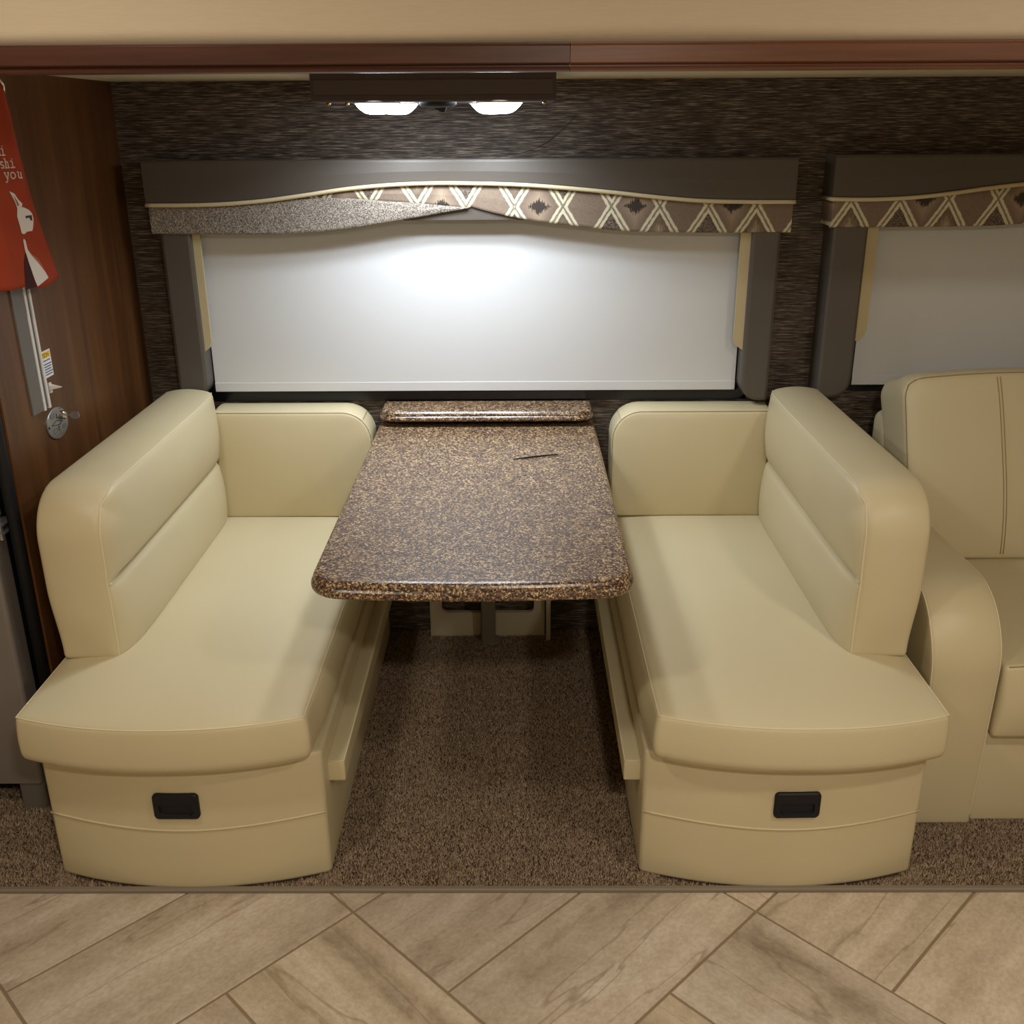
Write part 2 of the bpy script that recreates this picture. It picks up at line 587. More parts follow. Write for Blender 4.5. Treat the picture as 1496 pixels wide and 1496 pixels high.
# window frames and panes
for n_, (x0, x1, z0, z1) in ((1, W1), (2, W2)):
    wo = bpy.data.objects.new('window_%d' % n_, None)
    wo.location = ((x0+x1)/2, 0, z0)
    COL.objects.link(wo)
    struct(wo, 'dark window in a black frame behind the white shade')
    out = rounded_rect(x0, z0, x1, z1, 0.04)
    inn = inset(out, 0.028)
    rings = [[(p[0], 0.05, p[1]) for p in out], [(p[0], -0.006, p[1]) for p in out],
             [(p[0], -0.006, p[1]) for p in inn], [(p[0], 0.05, p[1]) for p in inn]]
    rings.append(rings[0])
    MB().loft(rings, False, False).build('window_frame', M['black_frame'], wo, False, True)
    MB().box((x0+0.02, 0.025, z0+0.02), (x1-0.02, 0.03, z1-0.02)).build('pane', M['glass'], wo)

# header: cherry trim with a moulded profile in two lengths, fascia above it
prof = [(-1.19,1.626),(-1.207,1.626),(-1.212,1.6275),(-1.2135,1.630),(-1.211,1.6325),(-1.2065,1.6335),(-1.2065,1.6355),(-1.2125,1.637),
        (-1.215,1.639),(-1.215,1.663),(-1.2135,1.6655),(-1.209,1.6665),(-1.209,1.668),(-1.203,1.669),(-1.19,1.669)]
for n_, (x0, x1, m) in ((1, (-2.2, 0.0845, 'cherry')), (2, (0.0855, 2.9, 'cherry2'))):
    t = MB().loft([[(x0, a, b) for a, b in prof], [(x1, a, b) for a, b in prof]]).build('trim_%d' % n_, M[m])
    struct(t, 'cherry header trim coloured as if less lit' if n_ == 1 else 'cherry header trim coloured as if more lit')

def fascia():
    xs = np.linspace(-2.2, 2.9, 260)
    zs = np.concatenate([np.linspace(1.66, 1.72, 14), np.linspace(1.74, 2.13, 12)])
    V, F = [], []
    for z in zs:
        for x in xs:
            wv = 0.5+0.5*math.sin(x*5.1+0.8*math.sin(x*2.3))*math.sin(x*1.7+1.0)
            t = max(0.0, 1-(z-1.66)/(0.022+0.014*wv))
            y = -1.207 + 0.026*t*t + 0.0015*math.sin(x*3.0+z*9)
            V.append((x, y, z))
    n = len(xs)
    for j in range(len(zs)-1):
        for i in range(n-1):
            F.append((j*n+i, j*n+i+1, (j+1)*n+i+1, (j+1)*n+i))
    k = len(V)
    V += [(-2.2, -1.15, 1.66), (2.9, -1.15, 1.66), (2.9, -1.15, 2.13), (-2.2, -1.15, 2.13)]
    F.append((k+1, k, k+3, k+2))
    return mobj('wall_fascia', V, F, M['fascia'], None, True)
struct(fascia(), 'padded beige fascia above the cherry header')

# room around the camera
struct(MB().box((-2.2, -4.0, 2.12), (2.9, -1.15, 2.16)).build('ceiling_room', M['ceiling']), 'cream ceiling of the main room')
struct(MB().box((-2.2, -4.05, 0), (2.9, -4.0, 2.12)).build('wall_front', M['room_wall']))
struct(MB().box((-2.25, -4.0, 0), (-2.2, -1.19, 2.12)).build('wall_room_left', M['room_wall']))
struct(MB().box((2.9, -4.0, 0), (2.95, -1.19, 2.12)).build('wall_room_right', M['room_wall']))

# tiled floor: basket weave of 0.3 x 0.6 tiles laid at 45 degrees
TY = -1.214
floor = struct(MB().box((-2.2, -4.0, -0.03), (2.9, TY, -0.003)).build('floor', M['grout']), 'beige stone tile floor laid diagonally in pairs')
def clip(poly):
    def cut(poly, f):
        out = []
        for i in range(len(poly)):
            a, b = poly[i], poly[(i+1) % len(poly)]
            fa, fb = f(a), f(b)
            if fa >= 0:
                out.append(a)
            if fa*fb < 0:
                t = fa/(fa-fb)
                out.append((a[0]+(b[0]-a[0])*t, a[1]+(b[1]-a[1])*t))
        return out
    for f in (lambda p: TY-p[1], lambda p: p[1]+3.98, lambda p: p[0]+2.18, lambda p: 2.88-p[0]):
        poly = cut(poly, f)
        if len(poly) < 3:
            return None
    return poly
U, Vv, A0 = (0.2121, -0.2121), (0.2121, 0.2121), (-0.350, -1.270)
def slab(poly):
    top = [(x, y, 0.0) for x, y in inset(poly, 0.0012)]
    mid = [(x, y, -0.0010) for x, y in poly]
    bot = [(x, y, -0.008) for x, y in poly]
    return MB().loft([bot, mid, top])
full_mesh = None
rng = random.Random(4)
tiles = []
for I in range(-8, 9):
    for J in range(-8, 9):
        for h in range(2):
            if (I+J) % 2 == 0:
                a0, a1, b0, b1, rot = 2*I+h, 2*I+h+1, 2*J, 2*J+2, math.radians(45)
            else:
                a0, a1, b0, b1, rot = 2*I, 2*I+2, 2*J+h, 2*J+h+1, math.radians(-45)
            ca, cb = (a0+a1)/2, (b0+b1)/2
            cx, cy = A0[0]+ca*U[0]+cb*Vv[0], A0[1]+ca*U[1]+cb*Vv[1]
            if cx < -2.7 or cx > 3.4 or cy > -0.9 or cy < -4.5:
                continue
            hx, hy = 0.3-0.0029, 0.15-0.0029
            R = Matrix.Rotation(rot, 2)
            loc = [(-hx, -hy), (hx, -hy), (hx, hy), (-hx, hy)]
            wp = [tuple(R @ Vector(p)) for p in loc]
            wp = [(p[0]+cx, p[1]+cy) for p in wp]
            cp = clip(wp)
            if cp is None:
                continue
            if len(cp) == 4 and all(abs(a[0]-b[0])+abs(a[1]-b[1]) < 1e-6 for a, b in zip(cp, wp)):
                if full_mesh is None:
                    s = slab(loc)
                    full_mesh = bpy.data.meshes.new('tile')
                    full_mesh.from_pydata(s.V, [], s.F)
                    full_mesh.materials.append(M['tile'])
                me = full_mesh
            else:
                Ri = Matrix.Rotation(-rot, 2)
                lp = [tuple(Ri @ Vector((p[0]-cx, p[1]-cy))) for p in cp]
                s = slab(lp)
                me = bpy.data.meshes.new('tile')
                me.from_pydata(s.V, [], s.F)
                me.materials.append(M['tile'])
            o = bpy.data.objects.new('tile', me)
            o.location = (cx, cy, 0)
            o.rotation_euler = (0, 0, rot)
            COL.objects.link(o)
            o.parent = floor

# carpet
cb = struct(MB().box((WX0, -1.200, -0.03), (WX1, 0.0, 0.0)).build('floor_carpet', M['carpet_base']), 'brown carpet under the dinette')
struct(MB().loft([[(x, -1.214, -0.01), (x, -1.214, 0.006), (x, -1.211, 0.009), (x, -1.203, 0.009), (x, -1.1995, 0.006), (x, -1.1995, -0.01)] for x in np.linspace(WX0, WX1, 60)]).build('trim_3', M['strip']), 'taupe binding strip along the carpet edge')
def pile():
    r = np.random.default_rng(3)
    regs = [(-0.44, 0.31, -1.199, -0.005, 115000), (-1.30, -0.98, -1.199, -0.80, 16000), (0.84, 1.55, -1.199, -0.93, 25000),
            (-1.02, -0.40, -1.199, -1.10, 8000), (0.26, 0.88, -1.199, -1.10, 8000)]
    Vs, Fs, off = [], [], 0
    for (x0, x1, y0, y1, n) in regs:
        x, y = r.uniform(x0, x1, n), r.uniform(y0, y1, n)
        if y1 < -1.05:                                     # only outside the bench fronts
            cx = -0.714 if x0 < 0 else 0.564
            keep = y < -1.155 - 0.052*(1-((x-cx)/0.3)**2)
            x, y = x[keep], y[keep]
            n = len(x)
        a = r.uniform(0, 2*PI, n)
        h = r.uniform(0.004, 0.010, n)
        wd = r.uniform(0.0008, 0.0016, n)
        lean = r.uniform(0.0, 0.008, n)
        b = r.uniform(0, 2*PI, n)
        dx, dy = np.cos(a)*wd, np.sin(a)*wd
        tx, ty = x+np.cos(b)*lean, y+np.sin(b)*lean
        ty = np.maximum(ty, -1.2005)
        ex, ey = -np.sin(a)*wd*0.8, np.cos(a)*wd*0.8
        P = np.stack([np.stack([x-dx, y-dy, np.full(n, -0.001)], 1), np.stack([x+dx, y+dy, np.full(n, -0.001)], 1),
                      np.stack([x+ex*2, y+ey*2, np.full(n, -0.001)], 1), np.stack([tx, ty, h], 1)], 1)
        Vs.append(P.reshape(-1, 3))
        i = np.arange(n)*4 + off
        Fs.append(np.stack([np.stack([i, i+1, i+3], 1), np.stack([i+1, i+2, i+3], 1), np.stack([i+2, i, i+3], 1)], 1).reshape(-1, 3))
        off += n*4
    V, F = np.concatenate(Vs), np.concatenate(Fs)
    me = bpy.data.meshes.new('carpet_pile')
    me.vertices.add(len(V))
    me.vertices.foreach_set('co', V.ravel())
    me.loops.add(len(F)*3)
    me.loops.foreach_set('vertex_index', F.ravel().astype(np.int32))
    me.polygons.add(len(F))
    me.polygons.foreach_set('loop_start', (np.arange(len(F))*3).astype(np.int32))
    me.polygons.foreach_set('loop_total', np.full(len(F), 3, np.int32))
    me.update(calc_edges=True)
    me.materials.append(M['carpet'])
    o = bpy.data.objects.new('carpet_pile', me)
    COL.objects.link(o)
    o['kind'] = 'stuff'
    o.parent = cb
    return o
pile()

# ------------------------------------------------------------------ dinette benches
XM = -0.075
def bench(mirror, label):
    sx = (lambda P: P) if not mirror else (lambda P: np.column_stack([2*XM-np.asarray(P)[:, 0], np.asarray(P)[:, 1:]]))
    cx = -0.715 if not mirror else 2*XM+0.715
    e = empty('dinette_bench', (cx, -0.6, 0), label, 'bench', 'benches facing across the dinette table')
    def part(name, PF, m, par=e, smooth=True):
        return mobj(name, sx(PF[0]), PF[1], M[m], par, smooth, mirror)
    def seam(name, pts, r, m, par):
        t = MB().tube([tuple(p) for p in sx(np.array(pts))], r, 6)
        return t.build(name, M[m], par, True)
    # base with bowed front
    lo, hi = (-1.013, -1.15, 0.0), (-0.415, -0.03, 0.318)
    def dbase(P):
        P = P.copy()
        u = np.clip((P[:, 0]+0.714)/0.299, -1, 1)
        P[:, 1] -= 0.054*(1-u*u)*sst(-0.9, -1.14, P[:, 1])
        return P
    P, F = gridbox(lo, hi, 0.010, (24, 14, 6))
    base = part('base', (dbase(P), F), 'cream')
    n = 26
    xs = np.linspace(lo[0]+0.001, hi[0]-0.001, n)
    sp = dbase(np.array([(x, -1.151, 0.163) for x in xs]))
    sp[:, 2] += 0.004*np.cos((xs-xs[0])/(xs[-1]-xs[0])*2*PI) - 0.002
    seam('base_seam', sp, 0.0026, 'cream', base)
    # recessed drawer pull
    hx = -0.716 if not mirror else 0.580
    zf = lambda x: -1.15-0.054*(1-((x if not mirror else 2*XM-x)+0.714)**2/0.299**2)
    o1 = rounded_rect(hx-0.048, 0.190, hx+0.048, 0.252, 0.010)
    sl = rounded_rect(hx-0.036, 0.198, hx+0.036, 0.226, (0.012, 0.012, 0.004, 0.004))
    y0 = zf(hx)
    R = lambda pts, dy: [(p[0], zf(p[0])+dy, p[1]) for p in pts]
    mb = MB().loft([R(o1, 0.004), R(o1, -0.006), R(inset(o1, 0.0025), -0.0085), R(inset(o1, 0.007), -0.0075), R(sl, -0.0075), R(inset(sl, 0.002), -0.0022)], False, True)
    hd = mb.build('drawer_pull', M['black_plastic'], base, False)
    lipp = [(hx-0.034+0.068*t, y0-0.0045, 0.226-0.004*math.sin(PI*t)) for t in np.linspace(0, 1, 9)]
    hd['label'] = 'black recessed drawer pull'
    # ledge rail on the aisle side
    P, F = gridbox((-0.418, -1.10, 0.206), (-0.379, -0.04, 0.258), 0.004, (3, 12, 3))
    rail = part('side_rail', (P, F), 'cream')
    seam('rail_seam', [(-0.4155, -1.0995, 0.2565), (-0.381, -1.0995, 0.2565), (-0.381, -0.05, 0.2565)], 0.0014, 'highlit_seam', rail)
    # seat cushion
    lo, hi = (-1.018, -1.205, 0.318), (-0.430, -0.045, 0.438)
    def dseat(P):
        P = P.copy()
        x, y, z = P[:, 0].copy(), P[:, 1].copy(), P[:, 2].copy()
        u = np.clip((x+0.724)/0.294, -1, 1)
        tz = np.clip((z-lo[2])/(hi[2]-lo[2]), 0, 1)
        fr = sst(-0.9, -1.19, y)
        P[:, 1] -= 0.052*(1-np.abs(u)**2.2)*fr
        # crown of the top, sagging to the sides
        v = np.clip((y-lo[1])/(hi[1]-lo[1]), 0, 1)
        cr = (1-u**4)*(1-(2*v-1)**8)
        P[:, 2] += 0.016*cr*sst(0.6, 1.0, tz)
        # puffed sides and front
        puff = np.sin(PI*np.clip(tz, 0, 1))
        P[:, 0] += 0.020*puff*sst(0.9, 1.0, u)*(0.35+0.65*sst(-1.2, -1.05, y))
        P[:, 0] -= 0.003*puff*sst(-0.9, -1.0, u)
        P[:, 1] -= 0.005*puff*sst(-1.17, -1.205, y)
        # underside tucked in
        tk = sst(0.25, 0.0, tz)
        P[:, 1] += 0.020*tk*sst(-1.15, -1.2, y)
        P[:, 0] -= 0.012*tk*sst(0.85, 1.0, u)
        return P
    P, F = gridbox(lo, hi, 0.011, (30, 40, 10))
    seat = part('seat_cushion', (dseat(P), F), 'cream')
    q = 0.0032
    path = [(hi[0]-q, y, hi[2]-q) for y in np.linspace(-0.06, -1.19, 40)] + \
           [(x, lo[1]+q, hi[2]-q) for x in np.linspace(hi[0]-q, lo[0]+q, 40)] + \
           [(lo[0]+q, y, hi[2]-q) for y in np.linspace(-1.19, -0.5, 20)]
    seam('seat_seam', dseat(np.array(path)), 0.0016, 'highlit_seam', seat)
    # backrest cushion with one cross crease
    lo, hi = (-1.022, -0.982, 0.442), (-0.884, -0.098, 0.828)
    zc = 0.622
    def dback(P):
        P = P.copy()
        x, y, z = P[:, 0].copy(), P[:, 1].copy(), P[:, 2].copy()
        v = np.clip((y-lo[1])/(hi[1]-lo[1]), 0, 1)
        fx = sst(-0.94, -0.884, x)
        endf = 1-np.abs(2*v-1)**10
        tl = np.clip((z-lo[2])/(zc-lo[2]), 0, 1)
        tu = np.clip((z-zc)/(hi[2]-zc), 0, 1)
        low = np.where(z < zc, (np.sin(PI*(0.18+0.82*tl)))**0.55, 0)
        upp = np.where(z >= zc, (np.sin(PI*tu*0.96))**0.55, 0)
        low = np.nan_to_num(low)
        upp = np.nan_to_num(upp)
        endc = sst(0.0, 0.10, v)*sst(1.0, 0.92, v)
        groove = np.exp(-((z-zc)/0.006)**2)
        P[:, 0] += fx*(endf*(0.030*low + 0.030*upp) - endc*groove*0.010)
        P = warp(P, (1, 2), (lo[1], hi[2]), (-1, 1), 0.105)
        P = crown(P, lo, hi, 0.105, 0.011, lo[0], hi[0], (lo[2], lo[2]+0.12))
        # soft back
        P[:, 0] += 0.020*sst(0.62, 0.46, z)*sst(-0.96, -1.02, x)*0.6
        return P
    P, F = gridbox(lo, hi, 0.012, (12, 40, 48), [(1, -1, 2, 1)])
    back = part('backrest_cushion', (dback(P), F), 'cream')
    q = 0.0035
    path = [(hi[0]-q, lo[1]+q, z) for z in np.linspace(lo[2]+0.006, hi[2]-q, 60)] + \
           [(hi[0]-q, y, hi[2]-q) for y in np.linspace(lo[1]+q, hi[1]-0.004, 90)][1:]
    p1 = dback(np.array(path))
    seam('edge_seam', p1, 0.0020, 'highlit_seam', back)
    path = [(hi[0]+0.0005, y, zc) for y in np.linspace(lo[1]+0.006, lo[1]+0.075, 10)]
    p2 = dback(np.array(path))
    p2[:, 0] += 0.0015
    seam('crease_seam', p2, 0.0014, 'welt', back)
    # wall-side bolster
    lo, hi = (-0.884, -0.125, 0.446), (-0.425, -0.012, 0.772)
    def dside(P):
        P = P.copy()
        x, y, z = P[:, 0].copy(), P[:, 1].copy(), P[:, 2].copy()
        u = np.clip((x-lo[0])/(hi[0]-lo[0]), 0, 1)
        v = np.clip((z-lo[2])/(hi[2]-lo[2]), 0, 1)
        P[:, 1] -= 0.018*np.clip(np.sin(PI*v), 0, 1)**0.7*np.clip(np.sin(PI*u), 0, 1)**0.5*sst(-0.05, -0.125, y)
        P[:, 2] += 0.006*sst(0.74, 0.772, z)*np.sin(PI*np.clip((y+0.125)/0.113, 0, 1))
        P = warp(P, (0, 2), (hi[0], hi[2]), (1, 1), 0.085)
        P = warp(P, (0, 2), (hi[0], lo[2]), (1, -1), 0.03)
        return P
    P, F = gridbox(lo, hi, 0.010, (24, 6, 20), [(0, 1, 2, 1), (0, 1, 2, -1)])
    side = part('side_cushion', (dside(P), F), 'cream')
    q = 0.003
    path = [(x, lo[1]+q, hi[2]-q) for x in np.linspace(lo[0]+0.003, hi[0]-q, 30)] + \
           [(hi[0]-q, lo[1]+q, z) for z in np.linspace(hi[2]-q, lo[2]+0.01, 20)]
    seam('edge_seam', dside(np.array(path)), 0.0015, 'dark_seam', side)
    # plinth block that carries the backrest
    P, F = gridbox((-1.012, -0.93, 0.316), (-0.95, -0.04, 0.470), 0.006, (3, 6, 3))
    part('back_support', (P, F), 'cream')
    return e
bench(False, 'cream vinyl dinette bench beside the walnut partition')
bench(True, 'cream vinyl dinette bench next to the sofa arm')

# ------------------------------------------------------------------ table
tb = empty('dinette_table', (-0.09, -0.3, 0), 'brown granite-look dinette table between the two cream benches', 'table')
def table_outline():
    x0, x1, yb, yf = -0.410, 0.229, -0.035, -1.196
    pts = rounded_rect(x0, yf, x1, yb, (0.062, 0.062, 0.01, 0.01), 8)
    out = []
    for i, p in enumerate(pts):
        out.append(p)
        q = pts[(i+1) % len(pts)]
        if i == 8:
            for t in np.linspace(0, 1, 14)[1:-1]:
                out.append((p[0]+(q[0]-p[0])*t, p[1]))
    xc, hw = (x0+x1)/2, (x1-x0)/2
    return [(x, y-0.020*(1-((x-xc)/hw)**2)*min(1, max(0, (-1.0-y)/0.1))) for x, y in out]
to = table_outline()
pr = [(0.010, 0.694), (0.003, 0.696), (0.0005, 0.700), (0.0, 0.706), (0.001, 0.711), (0.004, 0.7145), (0.0055, 0.7155), (0.0050, 0.718), (0.0055, 0.722), (0.008, 0.7265), (0.013, 0.7292), (0.020, 0.730)]
MB().loft([[(p[0], p[1], z) for p in inset(to, d)] for d, z in pr]).build('tabletop', M['granite'], tb, False)
# wall-side support frame: a panel with two windows, centre leg, side post
def frame_panel():
    mb = MB()
    X0, X1, Z1, y0, y1 = -0.282, 0.085, 0.66, -0.045, -0.028
    mb.box((X0, y0, 0.0), (X0+0.038, y1, Z1))
    mb.box((X1-0.034, y0, 0.0), (X1, y1, Z1))
    mb.box((X0+0.038, y0, 0.0), (X1-0.034, y1, 0.086))
    mb.box((X0+0.038, y0, 0.58), (X1-0.034, y1, Z1))
    for (cx, sx) in ((X0+0.038, 1), (X1-0.034, -1)):     # rounded lower corners of the openings
        r = 0.02
        pts = [(cx, 0.086)] + [(cx+sx*(r-r*math.sin(a)), 0.086+r-r*math.cos(a)) for a in np.linspace(0, PI/2, 7)]
        if sx < 0:
            pts = pts[::-1]
        mb.loft([[(p[0], y1, p[1]) for p in pts], [(p[0], y0, p[1]) for p in pts]])
    return mb.build('support_panel', M['offwhite'], tb)
frame_panel()
MB().box((0.089, -0.075, 0.0), (0.103, -0.022, 0.66)).build('side_post', M['offwhite'], tb)
MB().loft([[(x, y, z) for x, y in rounded_rect(-0.118, -0.095, -0.072, -0.055, 0.006, 3)] for z in (0.0, 0.694)]).build('leg', M['leg_metal'], tb)
MB().loft([[(x, y, z) for x, y in rounded_rect(-0.130-d, -0.105-d, -0.060+d, -0.048+d, 0.008, 3)] for z, d in ((0.0, 0), (0.006, 0), (0.008, -0.002))]).build('foot_plate', M['leg_metal'], tb)
MB().tube([(-0.115, -0.110, 0.008), (-0.115, -0.110, 0.013)], 0.004, 8).build('bolt', M['chrome'], tb)
MB().box((-0.28, -0.90, 0.672), (-0.25, -0.06, 0.694)).box((0.07, -0.90, 0.672), (0.10, -0.06, 0.694)).build('under_rail', M['leg_metal'], tb)

lo_ = rounded_rect(-0.402, -0.142, 0.222, -0.001, (0.05, 0.05, 0.004, 0.004), 7)
pl_ = [(0.008, 0.746), (0.002, 0.748), (0.0, 0.753), (0.0015, 0.759), (0.0045, 0.762), (0.004, 0.765), (0.0055, 0.770), (0.010, 0.7745), (0.016, 0.776)]
lg = MB().loft([[(p[0], min(p[1], -0.001), z) for p in inset(lo_, d)] for d, z in pl_]).build('wall_ledge', M['granite'])
tag(lg, 'narrow brown granite-look ledge on the wall above the table end', 'ledge')

pen = MB().tube([(-0.011, -0.446, 0.7320), (0.03, -0.431, 0.7328), (0.075, -0.417, 0.7332), (0.108, -0.406, 0.7322)], [0.0012, 0.0022, 0.0022, 0.0012], 7).build('black_stick', M['black_plastic'], None, True)
tag(pen, 'thin black stick lying on the granite-look tabletop', 'stick')

# ------------------------------------------------------------------ window treatments
WELT = [(-1.0062, 1.3471), (-0.9188, 1.3466), (-0.7883, 1.3495), (-0.6948, 1.3562), (-0.5823, 1.3698), (-0.4702, 1.3851), (-0.3589, 1.3951), (-0.2481, 1.3998), (-0.1192, 1.3991), (0.0097, 1.3949), (0.1387, 1.3855), (0.268, 1.3734), (0.3793, 1.3613), (0.4906, 1.3519), (0.6388, 1.3476), (0.7535, 1.3472)]
TW_TOP = [(-0.62, 1.364), (-0.4845, 1.3657), (-0.3479, 1.3562), (-0.2388, 1.3485), (-0.1296, 1.3373)]
TW_BOT = [(-0.1297, 1.3355), (-0.2399, 1.3164), (-0.3507, 1.299), (-0.5167, 1.2763), (-0.6279, 1.2696), (-0.797, 1.2686), (-0.9995, 1.2715)]
PT_BOT = [(-0.1296, 1.3391), (-0.076, 1.3245), (0.0337, 1.3024), (0.17, 1.2855), (0.2712, 1.2742), (0.4583, 1.2678), (0.7479, 1.2664)]
WELT2 = [(0.852, 1.3535), (0.8746, 1.3530), (0.989, 1.3529), (1.0805, 1.3577), (1.1892, 1.3695), (1.2792, 1.3814), (1.3621, 1.3897), (1.48, 1.396), (1.6, 1.398), (1.75, 1.396), (1.9, 1.385), (2.05, 1.368), (2.2, 1.356), (2.35, 1.353)]
BOT2 = [(0.855, 1.279), (1.0168, 1.2795), (1.2028, 1.2804), (1.2956, 1.2817), (1.3802, 1.2867), (1.6, 1.299), (1.8, 1.289), (2.0, 1.281), (2.2, 1.279), (2.347, 1.279)]

def smooth_curve(pts, n):
    """monotone-x cubic resample"""
    P = np.array(pts)
    if P[0, 0] > P[-1, 0]:
        P = P[::-1]
    x, z = P[:, 0], P[:, 1]
    d = np.gradient(z, x)
    xs = np.linspace(x[0], x[-1], n)
    i = np.clip(np.searchsorted(x, xs)-1, 0, len(x)-2)
    h = x[i+1]-x[i]
    t = (xs-x[i])/h
    zz = (2*t**3-3*t**2+1)*z[i] + (t**3-2*t**2+t)*h*d[i] + (-2*t**3+3*t**2)*z[i+1] + (t**3-t**2)*h*d[i+1]
    return xs, zz

def pad(name, xs, zb, zt, yf, yb, m, par, rnd=0.006):
    """upholstered panel between two curves zb(x), zt(x) with softened edges"""
    prof = [(yb, 0.0), (yf+rnd, 0.0), (yf+rnd*0.3, rnd*0.3), (yf, rnd), (yf-0.003, 0.5), (yf, -rnd), (yf+rnd*0.3, -rnd*0.3), (yf+rnd, -0.0), (yb, -0.0)]
    V, F = [], []
    rows = []
    n = len(xs)
    for i in range(n):
        b, t = zb[i], zt[i]
        h = max(t-b, 1e-5)
        r = min(rnd, h*0.3)
        ring = [(xs[i], yb, b), (xs[i], yf+r, b), (xs[i], yf+r*0.3, b+r*0.3), (xs[i], yf, b+r),
                (xs[i], yf-0.002*min(1, h/0.03), (b+t)/2), (xs[i], yf, t-r), (xs[i], yf+r*0.3, t-r*0.3), (xs[i], yf+r, t), (xs[i], yb, t)]
        rows.append(ring)
    k = len(rows[0])
    for r in rows:
        V += r
    for i in range(n-1):
        for j in range(k-1):
            F.append((i*k+j, (i+1)*k+j, (i+1)*k+j+1, i*k+j+1))
        F.append((i*k+k-1, (i+1)*k+k-1, (i+1)*k, i*k))
    F.append(tuple(range(k)))
    F.append(tuple(reversed([(n-1)*k+j for j in range(k)])))
    o = mobj(name, V, F, M[m], par, False)
    return o

def side_leg(par, x0, x1, zb, inner):
    """inner=+1: the inner lower corner is on the +x side"""
    r = (0.012, 0.055, 0.004, 0.004) if inner > 0 else (0.055, 0.012, 0.004, 0.004)
    o = rounded_rect(x0, zb, x1, 1.30, r, 7)
    return MB().loft([[(p[0], -0.001, p[1]) for p in o], [(p[0], -0.082, p[1]) for p in o], [(p[0], -0.089, p[1]) for p in inset(o, 0.002)],
                      [(p[0], -0.092, p[1]) for p in inset(o, 0.009)]]).build('side_leg', M['taupe'], par, False)
def side_strip(par, x0, x1, zb, cut):
    if cut > 0:      # lower +x corner cut off
        o = [(x0, zb), (x1-0.006, zb+0.018), (x1, zb+0.035), (x1, 1.32), (x0, 1.32)]
    else:
        o = [(x1, zb), (x1, 1.32), (x0, 1.32), (x0, zb+0.035), (x0+0.006, zb+0.018)]
    return MB().loft([[(p[0], -0.071, p[1]) for p in o], [(p[0], -0.078, p[1]) for p in o]]).build('side_strip', M['beige_plastic'], par)

v1 = empty('window_valance', (-0.125, -0.05, 1.27), 'long taupe valance with tweed swoop over the dinette window', 'valance')
N = 90
xs, zw = smooth_curve(WELT, N)
xs = np.linspace(-1.006, 0.753, N)
pad('header', xs, zw, np.full(N, 1.462), -0.100, -0.080, 'taupe', v1, 0.008)
for x0 in (-1.006, 0.743):
    MB().box((x0, -0.082, 1.345), (x0+0.010, -0.001, 1.4615)).build('end_return', M['taupe'], v1)
    MB().box((x0+(0.003 if x0 < 0 else -0.006), -0.088, 1.275), (x0+(0.011 if x0 < 0 else 0.003), -0.001, 1.344)).build('end_band', M['tweed' if x0 < 0 else 'lattice1'], v1)
MB().box((-0.99, -0.079, 1.450), (0.737, -0.001, 1.458)).build('top_board', M['taupe'], v1)
MB().tube([(x, -0.103, z) for x, z in zip(xs, zw)], 0.0055, 8).build('welt_cord', M['welt'], v1, True)
# tweed swoop
bx, bz = smooth_curve(TW_BOT, 60)
tx, tz = smooth_curve(TW_TOP, 40)
top = np.where(bx < -0.60, np.interp(bx, xs, zw), np.minimum(np.interp(bx, xs, zw), np.interp(bx, tx, tz)))
top = np.maximum(top-0.002, bz+0.001)
pad('tweed_panel', bx, bz, top, -0.099, -0.088, 'tweed', v1, 0.006)
# lattice fabric
px_ = np.linspace(-0.60, 0.749, 80)
qb_x, qb_z = smooth_curve(PT_BOT, 60)
topl = np.interp(px_, xs, zw)-0.001
tb_ = np.interp(px_, tx, tz)-0.004
bot = np.where(px_ < -0.1296, tb_, np.interp(px_, qb_x, qb_z))
bot = np.minimum(bot, topl-0.001)
pad('lattice_panel', px_, bot, topl, -0.096, -0.087, 'lattice1', v1, 0.006)
# plain backing seen in the notch between the two fabrics
bx2 = np.linspace(-0.31, 0.10, 12)
pad('backing_panel', bx2, np.full(12, 1.302), np.full(12, 1.36), -0.086, -0.080, 'taupe', v1, 0.002)
side_leg(v1, -0.982, -0.897, 0.80, 1)
side_leg(v1, 0.646, 0.726, 0.792, -1)
side_strip(v1, -0.905, -0.876, 0.935, 1)
side_strip(v1, 0.618, 0.652, 0.935, -1)

v2 = empty('window_valance', (1.6, -0.05, 1.27), 'taupe valance with lattice print band over the sofa window', 'valance')
xs2, zw2 = smooth_curve(WELT2, 80)
pad('header', xs2, zw2, np.full(80, 1.468), -0.100, -0.080, 'taupe', v2, 0.008)
for x0 in (0.852, 2.340):
    MB().box((x0, -0.082, 1.352), (x0+0.010, -0.001, 1.4675)).build('end_return', M['taupe'], v2)
    MB().box((x0+(0.003 if x0 < 1 else -0.005), -0.088, 1.283), (x0+(0.011 if x0 < 1 else 0.005), -0.001, 1.351)).build('end_band', M['lattice2'], v2)
MB().box((0.87, -0.079, 1.456), (2.33, -0.001, 1.464)).build('top_board', M['taupe'], v2)
MB().tube([(xs2[0]-0.001, -0.004, zw2[0]), (xs2[0]-0.001, -0.098, zw2[0])] + [(x, -0.103, z) for x, z in zip(xs2, zw2)], 0.0055, 8).build('welt_cord', M['welt'], v2, True)
b2x, b2z = smooth_curve(BOT2, 80)
pad('lattice_panel', b2x, b2z, np.interp(b2x, xs2, zw2)-0.001, -0.099, -0.087, 'lattice2', v2, 0.006)
side_leg(v2, 0.866, 0.964, 0.800, 1)
side_leg(v2, 2.245, 2.335, 0.800, -1)
side_strip(v2, 0.962, 0.995, 0.960, 1)
side_strip(v2, 2.205, 2.235, 0.955, -1)

